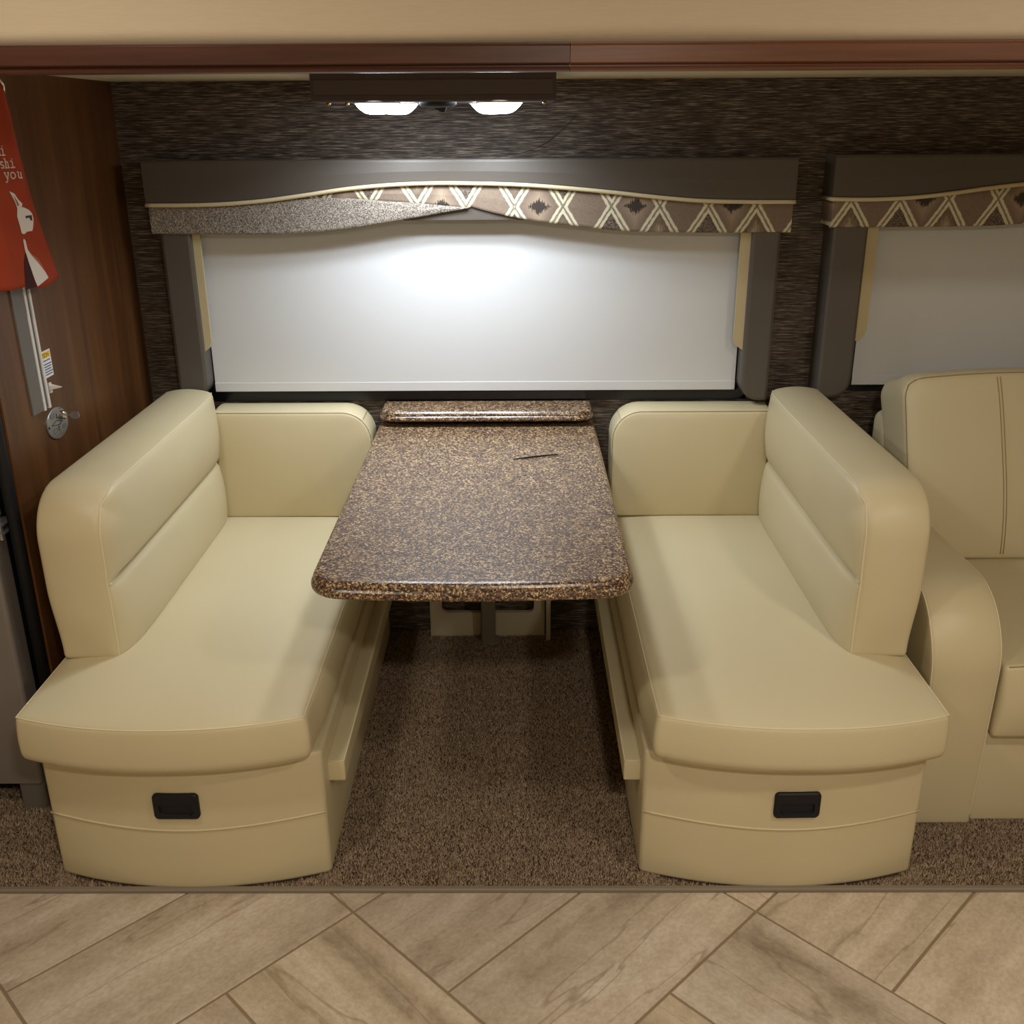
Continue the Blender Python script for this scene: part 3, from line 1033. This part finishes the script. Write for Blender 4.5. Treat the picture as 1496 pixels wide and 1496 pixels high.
def shade(x0, x1, zb, label):
    e = empty('roller_shade', ((x0+x1)/2, -0.03, zb), label, 'window shade', 'white roller shades')
    V, F = [], []
    n, mz = 40, 12
    for j in range(mz+1):
        for i in range(n+1):
            x = x0+(x1-x0)*i/n
            z = zb+0.026+(1.385-zb-0.026)*j/mz
            V.append((x, -0.030+0.0004*math.sin(x*7+z*3), z))
    for j in range(mz):
        for i in range(n):
            a = j*(n+1)+i
            F.append((a, a+1, a+n+2, a+n+1))
    o = mobj('shade_fabric', V, F, M['shade'], e, False)
    sd = o.modifiers.new('thickness', 'SOLIDIFY')
    sd.thickness = 0.0012
    prof = rounded_rect(-0.0318, zb, -0.0282, zb+0.027, 0.0012, 4)
    MB().loft([[(x, p[0], p[1]) for p in prof] for x in np.linspace(x0, x1, 6)]).build('hem_bar', M['shade'], e)
    MB().tube([(x0, -0.045, 1.392), (x1, -0.045, 1.392)], 0.022, 16).build('roller', M['shade'], e, True)
    return e
shade(-0.893, 0.641, 0.811, 'wide white roller shade lowered over the dinette window')
shade(0.985, 2.215, 0.824, 'white roller shade lowered over the window behind the sofa')

# ------------------------------------------------------------------ lamp bar under the slide-out ceiling
lb = empty('light_bar', (-0.19, -0.33, 1.66), 'dark brown light bar with glowing round lamps above the dinette', 'light fixture')
o = rounded_rect(-0.470, -0.460, 0.091, -0.195, 0.002, 2)
MB().loft([[(x, y, 1.660) for x, y in o], [(x, y, 1.600) for x, y in o], [(x, y, 1.597) for x, y in inset(o, 0.003)]]).build('housing', M['dark_brown'], lb, False, True)
MB().box((-0.462, -0.4635, 1.612), (0.083, -0.4595, 1.643)).build('face_band', plain('face_band_brown', srgb(70, 58, 58), 0.45), lb)
for (x, y) in ((-0.326, -0.405), (-0.293, -0.285), (-0.038, -0.405), (-0.060, -0.285)):
    r = 0.052
    rings = [[(x+rr*math.cos(2*PI*k/28), y+rr*math.sin(2*PI*k/28), z) for k in range(28)] for rr, z in
             ((r, 1.597), (r*0.985, 1.594), (r*0.90, 1.588), (r*0.74, 1.580), (r*0.56, 1.574), (r*0.38, 1.5715), (r*0.2, 1.571))]
    d = MB().loft(rings, False, True).build('lamp_lens', M['lamp'], lb, True, True)
    d['label'] = 'glowing white round lens'
    pk = bpy.data.lights.new('lamp_light', 'AREA')
    pk.shape = 'DISK'
    pk.size = 0.085
    pk.energy = PUCK_WATTS
    pk.color = PUCK_COLOR
    pk.spread = math.radians(146)
    pko = bpy.data.objects.new('lamp_light', pk)
    pko.location = (x, y, 1.569)
    link(pko, lb)
    rim = [[(x+rr*math.cos(2*PI*k/28), y+rr*math.sin(2*PI*k/28), z) for k in range(28)] for rr, z in ((r+0.004, 1.5975), (r+0.003, 1.594), (r, 1.5945))]
    MB().loft(rim, False, False).build('lamp_rim', M['white_plastic'], d, False, True)
sw = [(-0.183, -0.41)]
for (x, y) in sw:
    rg = [[(x+rr*math.cos(2*PI*k/20), y+rr*math.sin(2*PI*k/20), z) for k in range(20)] for rr, z in ((0.044, 1.597), (0.043, 1.590), (0.036, 1.586), (0.012, 1.584))]
    s = MB().loft(rg, False, True).build('switch', M['black_plastic'], lb, True, True)
    MB().loft([[(x-0.012, y-0.012, 1.585), (x+0.020, y-0.012, 1.585), (x+0.020, y+0.012, 1.585), (x-0.012, y+0.012, 1.585)],
               [(x+0.008, y-0.008, 1.575), (x+0.016, y-0.008, 1.575), (x+0.016, y+0.008, 1.575), (x+0.008, y+0.008, 1.575)]]).build('switch_knob', M['black_plastic'], s, False, True)
for (x, y) in ((-0.435, -0.43), (-0.392, -0.43), (0.065, -0.43)):
    MB().tube([(x, y, 1.598), (x, y, 1.592), (x, y, 1.590)], [0.005, 0.005, 0.002], 8).build('screw', M['brass'], lb, True)

# ------------------------------------------------------------------ sofa
sf = empty('sofa', (1.7, -0.5, 0), 'cream vinyl sofa with rounded arm under the second window', 'sofa')
SX0, SX1 = 0.925, 2.55
def arm(x0, x1):
    lo, hi = (x0, -1.0, 0.0), (x1, -0.12, 0.580)
    P, F = gridbox(lo, hi, 0.008, (8, 30, 26), [(1, -1, 2, 1)])
    def d(P):
        P = warp(P, (1, 2), (lo[1], hi[2]), (-1, 1), 0.17)
        t = np.clip((P[:, 2])/0.45, 0, 1)
        P = P.copy()
        P[:, 1] += 0.012*(1-t)*sst(-0.7, -0.95, P[:, 1])
        P = crown(P, lo, hi, 0.17, 0.012, x0, x1, (0.0, 0.35))
        P[:, 0] += 0.026*(1-np.clip(P[:, 2]/0.5, 0, 1))*np.clip((x1-P[:, 0])/(x1-x0), 0, 1)*(1 if x0 < 1.5 else 0)
        return P
    a = mobj('armrest', d(P), F, M['cream'], sf, True)
    for x in (x0+0.0024, x1-0.0024):
        path = [(x, lo[1]+0.0024, z) for z in np.linspace(0.02, hi[2]-0.0024, 40)] + [(x, y, hi[2]-0.0024) for y in np.linspace(lo[1]+0.0024, hi[1], 40)][1:]
        MB().tube([tuple(p) for p in d(np.array(path))], 0.0018, 6).build('arm_seam', M['highlit_seam'], a, True)
arm(SX0-0.020, 1.062)
arm(SX1-0.137, SX1)
P, F = gridbox((1.066, -0.975, 0.0), (SX1-0.141, -0.12, 0.245), 0.008, (20, 6, 6))
mobj('base', P, F, M['cream'], sf, True)
mid = (1.066+SX1-0.141)/2
for (x0, x1) in ((1.068, mid-0.002), (mid+0.002, SX1-0.143)):
    lo, hi = (x0, -1.005, 0.247), (x1, -0.36, 0.430)
    def ds(P):
        P = P.copy()
        u = np.clip((P[:, 0]-x0)/(x1-x0), 0, 1)
        v = np.clip((P[:, 1]+1.005)/0.645, 0, 1)
        tz = np.clip((P[:, 2]-lo[2])/(hi[2]-lo[2]), 0, 1)
        P[:, 2] += 0.022*np.sin(PI*u)**0.6*np.sin(PI*(0.12+0.88*v))**0.7*sst(0.6, 1, tz)
        P[:, 1] -= 0.022*np.clip(np.sin(PI*tz), 0, 1)*np.clip(np.sin(PI*u), 0, 1)**0.3*sst(-0.9, -1.0, P[:, 1])
        return P
    P, F = gridbox(lo, hi, 0.012, (22, 22, 10))
    sc = mobj('seat_cushion', ds(P), F, M['cream'], sf, True)
    path = [(x, lo[1]+0.0035, hi[2]-0.0035) for x in np.linspace(x0+0.01, x1-0.01, 30)]
    MB().tube([tuple(p) for p in ds(np.array(path))], 0.0016, 6).build('seat_seam', M['dark_seam'], sc, True)
    # back cushion, leaning
    bx0, bx1 = (1.020, mid-0.003) if x0 < 1.2 else (mid+0.003, SX1-0.09)
    lo2, hi2 = (bx0, -0.43, 0.437), (bx1, -0.25, 0.905)
    def db(P):
        P = P.copy()
        u = np.clip((P[:, 0]-bx0)/(bx1-bx0), 0, 1)
        v = np.clip((P[:, 2]-lo2[2])/(hi2[2]-lo2[2]), 0, 1)
        fr = sst(-0.33, -0.43, P[:, 1])
        bk = sst(-0.40, -0.25, P[:, 1])
        P[:, 1] -= 0.035*np.sin(PI*np.clip(0.05+0.95*v, 0, 1))**0.8*np.clip(np.sin(PI*u), 0, 1)**0.35*fr
        P[:, 1] += 0.10*np.clip(v, 0, 1)**1.3
        P = warp(P, (0, 2), (bx0, hi2[2]), (-1, 1), 0.05)
        P = warp(P, (0, 2), (bx1, hi2[2]), (1, 1), 0.05)
        tw_ = sst(0.70, 0.90, P[:, 2])
        P[:, 2] += 0.028*np.sin(PI*(0.1+0.9*u))*tw_ - 0.045*tw_*bk
        P[:, 0] += 0.035*(1-v)*(1-u)
        return P
    P, F = gridbox(lo2, hi2, 0.014, (28, 8, 24), [(0, -1, 2, 1), (0, 1, 2, 1)])
    bc = mobj('back_cushion', db(P), F, M['cream'], sf, True)
    q = 0.004
    path = [(bx0+q, lo2[1]+q, z) for z in np.linspace(lo2[2]+0.01, hi2[2]-q, 30)] + [(x, lo2[1]+q, hi2[2]-q) for x in np.linspace(bx0+q, bx1-q, 30)]
    MB().tube([tuple(p) for p in db(np.array(path))], 0.0018, 6).build('edge_seam', M['dark_seam'], bc, True)
    for dx in (0.262, 0.270):
        path = np.array([(bx0+dx-0.020*(z-0.44)/0.46, lo2[1], z) for z in np.linspace(lo2[2]+0.02, hi2[2]-0.012, 30)])
        MB().tube([tuple(p) for p in db(path)], 0.0013, 6).build('stitch_line', M['dark_seam'], bc, True)
P, F = gridbox((1.032, -0.22, 0.245), (SX1-0.05, -0.10, 0.775), 0.03, (14, 4, 10))
mobj('back_frame', P, F, M['cream'], sf, True)

# ------------------------------------------------------------------ refrigerator beyond the partition
fr = empty('refrigerator', (-1.5, -0.5, 0), 'grey refrigerator edge beside the walnut partition', 'refrigerator')
MB().box((-1.90, -0.865, 0.075), (-1.150, -0.06, 1.60)).build('body', M['black_plastic'], fr)
for (z0, z1) in ((0.075, 0.712), (0.745, 1.60)):
    o = rounded_rect(-1.90, -0.930, -1.143, -0.872, (0.010, 0.010, 0.002, 0.002), 5)
    dd = MB().loft([[(x, y, z) for x, y in inset(o, d)] for z, d in ((z0, 0.003), (z0+0.003, 0), (z1-0.003, 0), (z1, 0.003))]).build('door', M['fridge'], fr)
MB().box((-1.175, -0.925, 0.716), (-1.122, -0.868, 0.722)).box((-1.175, -0.925, 0.735), (-1.122, -0.868, 0.741)).tube([(-1.135, -0.905, 0.70), (-1.135, -0.905, 0.75)], 0.006, 8).build('hinge', M['steel'], fr)
for x in (-1.175, -1.86):
    o = rounded_rect(x-0.028, -0.925, x+0.034, -0.865, 0.006, 3)
    MB().loft([[(a, b, z) for a, b in o] for z in (0.0, 0.076)]).build('foot', M['grey_plastic'], fr)
MB().box((-1.86, -0.84, 0.0), (-1.17, -0.10, 0.076)).build('toe_base', M['black_plastic'], fr)

# ------------------------------------------------------------------ things on the walnut partition
# grey cover strip with two white rails
tk = empty('wall_track', (WL, -0.70, 0.94), 'grey cover strip with two white rails on the walnut partition', 'track')
def slant(y0t, y1t, y0b, y1b, zt, zb, x0, x1):
    return MB().loft([[(x0, y0b, zb), (x0, y1b, zb), (x0, y1t, zt), (x0, y0t, zt)], [(x1, y0b, zb), (x1, y1b, zb), (x1, y1t, zt), (x1, y0t, zt)]])
slant(-0.760, -0.705, -0.752, -0.699, 1.30, 0.938, WL, WL+0.004).build('cover_strip', M['grey_plastic'], tk, False, True)
slant(-0.695, -0.682, -0.689, -0.674, 1.30, 0.940, WL, WL+0.003).build('gap_strip', plain('slate_strip', srgb(84, 84, 88), 0.5), tk, False, True)
for a in ((-0.705, -0.695, -0.699, -0.690), (-0.682, -0.673, -0.674, -0.665)):
    slant(a[0], a[1], a[2], a[3], 1.30, 0.936, WL, WL+0.006).build('rail', M['white_plastic'], tk, False, True)

# caution sticker
st = empty('warning_sticker', (WL, -0.64, 1.0), 'white sticker with yellow heading on the walnut partition', 'sticker')
MB().box((WL, -0.664, 1.002), (WL+0.0008, -0.615, 1.064)).build('sticker_sheet', M['paper'], st)
MB().box((WL+0.0008, -0.662, 1.047), (WL+0.0012, -0.618, 1.0605)).build('yellow_heading', M['yellow'], st)
fc = bpy.data.curves.new('heading', 'FONT')
fc.body = 'TION'
fc.size = 0.014
fc.align_x = 'LEFT'
tmp = bpy.data.objects.new('heading_tmp', fc)
COL.objects.link(tmp)
bpy.context.view_layer.update()
me = bpy.data.meshes.new_from_object(tmp.evaluated_get(bpy.context.evaluated_depsgraph_get()))
bpy.data.objects.remove(tmp, do_unlink=True)
me.transform(Matrix(((0, 0, 1, WL+0.0014), (1, 0, 0, -0.660), (0, 1, 0, 1.0492), (0, 0, 0, 1))))
me.materials.clear()
me.materials.append(M['ink'])
link(bpy.data.objects.new('heading_text', me), st)
mb = MB()
rr = random.Random(2)
for z, y1 in ((1.040, -0.622), (1.0315, -0.618), (1.0255, -0.618), (1.0195, -0.620), (1.0135, -0.617), (1.0075, -0.619)):
    y = -0.660
    while y < y1-0.003:
        ln = rr.uniform(0.003, 0.007)
        mb.box((WL+0.0008, y, z), (WL+0.0011, min(y+ln, y1), z+0.0026))
        y += ln+0.0012
mb.build('text_lines', M['ink_blue'], st)['label'] = 'rows of tiny blue print'

# small white clip
cl = MB().box((WL, -0.655, 0.966), (WL+0.004, -0.642, 0.990))
cl.loft([[(WL+0.004, -0.658, 0.975), (WL+0.004, -0.640, 0.975), (WL+0.004, -0.640, 0.985), (WL+0.004, -0.658, 0.985)],
         [(WL+0.030, -0.652, 0.9795), (WL+0.030, -0.648, 0.9795), (WL+0.030, -0.648, 0.981), (WL+0.030, -0.652, 0.981)]])
tag(cl.build('plastic_clip', M['white_plastic']), 'small white plastic clip below the warning sticker', 'clip')

# oval key switch
kp = empty('key_switch', (WL, -0.64, 0.89), 'oval steel key switch plate with key on the walnut partition', 'switch')
PLATE = [(-0.625, 0.926), (-0.603, 0.915), (-0.590, 0.899), (-0.588, 0.881), (-0.598, 0.866), (-0.617, 0.857), (-0.643, 0.853), (-0.668, 0.859), (-0.6875, 0.871), (-0.696, 0.889), (-0.694, 0.907), (-0.680, 0.921), (-0.653, 0.929)]
pc = np.array(PLATE)
fine = []
for i in range(len(pc)):
    p0, p1, p2, p3 = pc[i-1], pc[i], pc[(i+1) % len(pc)], pc[(i+2) % len(pc)]
    for t in (0, 0.25, 0.5, 0.75):
        fine.append(tuple(0.5*((2*p1)+(-p0+p2)*t+(2*p0-5*p1+4*p2-p3)*t*t+(-p0+3*p1-3*p2+p3)*t**3)))
fine = fine[::-1]
plate = MB().loft([[(WL, a, b) for a, b in fine], [(WL+0.003, a, b) for a, b in fine], [(WL+0.004, a, b) for a, b in inset(fine, 0.0015)]]).build('plate', M['steel'], kp)
XF = WL+0.0044
MB().tube([(XF, a, b) for a, b in ((-0.676, 0.893), (-0.649, 0.8986), (-0.617, 0.8905), (-0.636, 0.8855), (-0.676, 0.893))], 0.0009, 4).build('etched_diamond', M['ink'], plate)
MB().tube([(XF, -0.645, 0.903), (XF, -0.6445, 0.914)], 0.0011, 4).build('etched_arrow', M['ink'], plate)
MB().tube([(XF, -0.642, 0.884), (XF, -0.643, 0.873)], 0.0011, 4).build('etched_arrow', M['ink'], plate)
for (a, b, s) in ((-0.666, 0.914, 0.008), (-0.6616, 0.8766, 0.009)):
    MB().tube([(XF, a-s, b-s*0.6), (XF, a+s, b-s*0.6), (XF, a+s, b+s*0.6), (XF, a-s, b+s*0.6), (XF, a-s, b-s*0.6)], 0.0007, 4).build('etched_square', M['grey_plastic'], plate)
for q in range(4):
    MB().tube([(XF, -0.622, 0.882-q*0.003), (XF, -0.604, 0.880-q*0.003)], 0.0009, 4).build('etched_line', M['grey_plastic'], plate)
MB().tube([(XF, -0.63, 0.922), (XF, -0.611, 0.919)], 0.0008, 4).build('etched_line', M['grey_plastic'], plate)
MB().tube([(XF, -0.692, 0.892), (XF+0.0015, -0.692, 0.892)], 0.003, 8).build('rivet', M['ink'], plate)
kc = MB().tube([(WL+0.003, -0.624, 0.906), (WL+0.014, -0.624, 0.906), (WL+0.016, -0.624, 0.906)], [0.011, 0.0105, 0.008], 16).build('lock_cylinder', M['chrome'], kp)
ky = MB().box((WL+0.014, -0.627, 0.9045), (WL+0.030, -0.621, 0.9075))
ko = rounded_rect(0.0, 0.893, 0.026, 0.917, 0.008, 4)
ky.loft([[(WL+0.028+a*0.8, -0.6255, 0.905+(b-0.905)*0.75) for a, b in ko], [(WL+0.028+a*0.8, -0.6225, 0.905+(b-0.905)*0.75) for a, b in ko]])
ky.build('key', M['steel'], kp)

# tea towel hanging from a hook
TX = -1.062
tw = empty('tea_towel', (TX, -0.72, 1.22), 'red printed tea towel hanging on the walnut partition', 'towel')
EDGE = [(-0.585, 1.231), (-0.6088, 1.2831), (-0.631, 1.3347), (-0.6557, 1.4021), (-0.6704, 1.4733), (-0.6796, 1.5148), (-0.6895, 1.5688), (-0.704, 1.611), (-0.716, 1.63)]
ez = [p[1] for p in EDGE]
ey = [p[0] for p in EDGE]
def edge_y(z):
    return float(np.interp(z, ez, ey))
def tow_x(y, z):
    t = (1.63-z)/0.41                                  # 0 at the hook, 1 at the hem
    s = (edge_y(z)-y)/max(0.03, 0.10+0.30*t)           # 0 at the near edge
    f = 0.005*math.sin(s*7.5+0.5)*min(1, 0.45+t) + 0.012*math.exp(-((s-0.16-0.0*t)/0.10)**2)*(1-t)
    step = 0.020*float(sst(0.50, 0.60, np.array(s)))*max(0, 1.1*t-0.1)
    return TX + f - step
def towel():
    V, F = [], []
    nz, ny = 40, 44
    for j in range(nz+1):
        t = j/nz
        z0 = 1.63-0.405*t
        for i in range(ny+1):
            s = i/ny
            wdt = 0.06+0.30*t**0.8
            y = edge_y(z0)-s*wdt
            hem = 0.0
            if t > 0.9:
                hem = -0.012*math.sin(min(s/0.45, 1)*PI)*(t-0.9)*10
            V.append((tow_x(y, z0), y, z0+hem))
    for j in range(nz):
        for i in range(ny):
            a = j*(ny+1)+i
            F.append((a, a+1, a+ny+2, a+ny+1))
    o = mobj('cloth', V, F, M['towel'], tw, True)
    sd = o.modifiers.new('thickness', 'SOLIDIFY')
    sd.thickness = 0.0022
    sd.offset = 0
    return o
cloth = towel()
OFF = 0.0022
def print_poly(name, pts, m, lift=0.0):
    """flat print laid on the cloth surface, finely divided so that it follows the folds"""
    import bmesh
    bm = bmesh.new()
    vs = [bm.verts.new((0, a, b)) for a, b in pts]
    bm.faces.new(vs)
    bmesh.ops.triangulate(bm, faces=bm.faces[:])
    for _ in range(3):
        bmesh.ops.subdivide_edges(bm, edges=[e for e in bm.edges if e.calc_length() > 0.008], cuts=1, use_grid_fill=True)
    bmesh.ops.triangulate(bm, faces=bm.faces[:])
    for v_ in bm.verts:
        v_.co.x = tow_x(v_.co.y, v_.co.z)+OFF+lift
    me = bpy.data.meshes.new(name)
    bm.to_mesh(me)
    bm.free()
    me.materials.append(M[m])
    return link(bpy.data.objects.new(name, me), cloth)
HEAD = [(-0.7322, 1.3875), (-0.7144, 1.3883), (-0.6957, 1.3816), (-0.6812, 1.3726), (-0.6783, 1.3613), (-0.6863, 1.3446), (-0.6915, 1.3372), (-0.7095, 1.3373), (-0.722, 1.3329), (-0.7299, 1.3362), (-0.7321, 1.352), (-0.7366, 1.3709)]
EAR = [(-0.749, 1.423), (-0.7343, 1.4173), (-0.7255, 1.4045), (-0.7151, 1.3955), (-0.7178, 1.3886), (-0.7322, 1.3875), (-0.737, 1.4016)]
EARB = [(-0.7397, 1.4155), (-0.7297, 1.4026), (-0.7251, 1.3931), (-0.7313, 1.3914), (-0.7336, 1.4014)]
EYE = [(-0.7109, 1.37), (-0.6859, 1.3699), (-0.6865, 1.3573), (-0.6942, 1.3599), (-0.6984, 1.3656), (-0.7095, 1.3646)]
LEGW = [(-0.7252, 1.3247), (-0.7201, 1.3195), (-0.7169, 1.3001), (-0.7043, 1.2859), (-0.682, 1.2669), (-0.6567, 1.2439), (-0.6462, 1.2310), (-0.6994, 1.219), (-0.706, 1.2343), (-0.7195, 1.2749), (-0.7272, 1.3013), (-0.7283, 1.3203)]
BODY = [(-0.725, 1.2979), (-0.7195, 1.2749), (-0.706, 1.2343), (-0.7024, 1.219), (-0.7455, 1.219), (-0.7404, 1.2456), (-0.7366, 1.2739)]
BRN = [(-0.7142, 1.3014), (-0.7031, 1.2889), (-0.6849, 1.2787), (-0.6675, 1.2612), (-0.6567, 1.2439), (-0.682, 1.2669), (-0.7043, 1.2859)]
print_poly('printed_head', HEAD, 'print_white')
print_poly('printed_ear', EAR, 'print_white')
print_poly('printed_ear_lining', EARB, 'print_tan', 0.0004)
print_poly('printed_eye', EYE, 'ink', 0.0004)
print_poly('printed_leg', LEGW, 'print_white', 0.0002)
print_poly('printed_body', BODY, 'print_dark')
print_poly('printed_outline', BRN, 'print_tan', 0.0003)  # thin brown outline printed along the leg
# typewriter letters as strokes in a unit box (x right, y up; x-height 1)
def arc(cx, cy, rx, ry, a0, a1, n=9):
    return [(cx+rx*math.cos(math.radians(a0+(a1-a0)*k/n)), cy+ry*math.sin(math.radians(a0+(a1-a0)*k/n))) for k in range(n+1)]
GL = {
    'y': [[(0.1, 1), (0.5, 0.1)], [(0.9, 1), (0.45, -0.35), (0.25, -0.5), (0.08, -0.45)], [(0, 1), (0.3, 1)], [(0.72, 1), (1, 1)]],
    'o': [arc(0.5, 0.5, 0.42, 0.5, 0, 360, 16)],
    'u': [[(0.05, 1), (0.25, 1), (0.25, 0.25)] + arc(0.5, 0.25, 0.25, 0.22, 180, 300, 6), [(0.75, 1), (0.75, 0.0), (1, 0)]],
    'i': [[(0.15, 1), (0.5, 1), (0.5, 0)], [(0.1, 0), (0.9, 0)], [(0.46, 1.32), (0.54, 1.36)]],
    's': [arc(0.5, 0.74, 0.36, 0.26, 30, 270, 9) + arc(0.5, 0.25, 0.40, 0.25, 90, -150, 9)],
    'h': [[(0.0, 1.45), (0.22, 1.45), (0.22, 0)], [(0.0, 0), (0.42, 0)], arc(0.5, 0.6, 0.27, 0.38, 170, 0, 7)+[(0.77, 0)], [(0.6, 0), (0.98, 0)]],
    'd': [arc(0.42, 0.5, 0.36, 0.5, 0, 360, 14), [(0.6, 1.45), (0.8, 1.45), (0.8, 0), (1, 0)]],
    'r': [[(0.05, 1), (0.3, 1), (0.3, 0)], [(0.05, 0), (0.6, 0)], arc(0.62, 0.62, 0.32, 0.36, 170, 60, 5)],
}
mb = MB()
def word(txt, y0, z0, adv, wd, xh):
    for i, ch in enumerate(txt):
        for st_ in GL[ch]:
            q = [(y0+i*adv+a*wd, z0+b*xh) for a, b in st_]
            dense = []
            for a, b in zip(q[:-1], q[1:]):
                for t in (0, 0.5):
                    dense.append((a[0]+(b[0]-a[0])*t, a[1]+(b[1]-a[1])*t))
            dense.append(q[-1])
            mb.tube([(tow_x(a, b)+OFF-0.0002, a, b) for a, b in dense], 0.0014, 4)
word('you', -0.755, 1.447, 0.0185, 0.015, 0.0125)
word('shi', -0.763, 1.469, 0.0155, 0.013, 0.0125)
word('di', -0.768, 1.494, 0.0150, 0.013, 0.0125)
word('oy', -0.776, 1.520, 0.0140, 0.012, 0.0125)
lt = mb.build('printed_words', M['print_white'], cloth)
lt['label'] = 'white typewriter lettering'
# hook
hk = MB().tube([(WL, -0.725, 1.645), (WL+0.03, -0.725, 1.645), (WL+0.04, -0.722, 1.640), (WL+0.043, -0.712, 1.628), (WL+0.040, -0.706, 1.615)], 0.0035, 8)
hk.tube([(WL, -0.725, 1.645), (WL+0.003, -0.725, 1.645)], 0.012, 14)
tag(hk.build('towel_hook', M['chrome'], None, True), 'small chrome hook holding the red tea towel', 'hook')
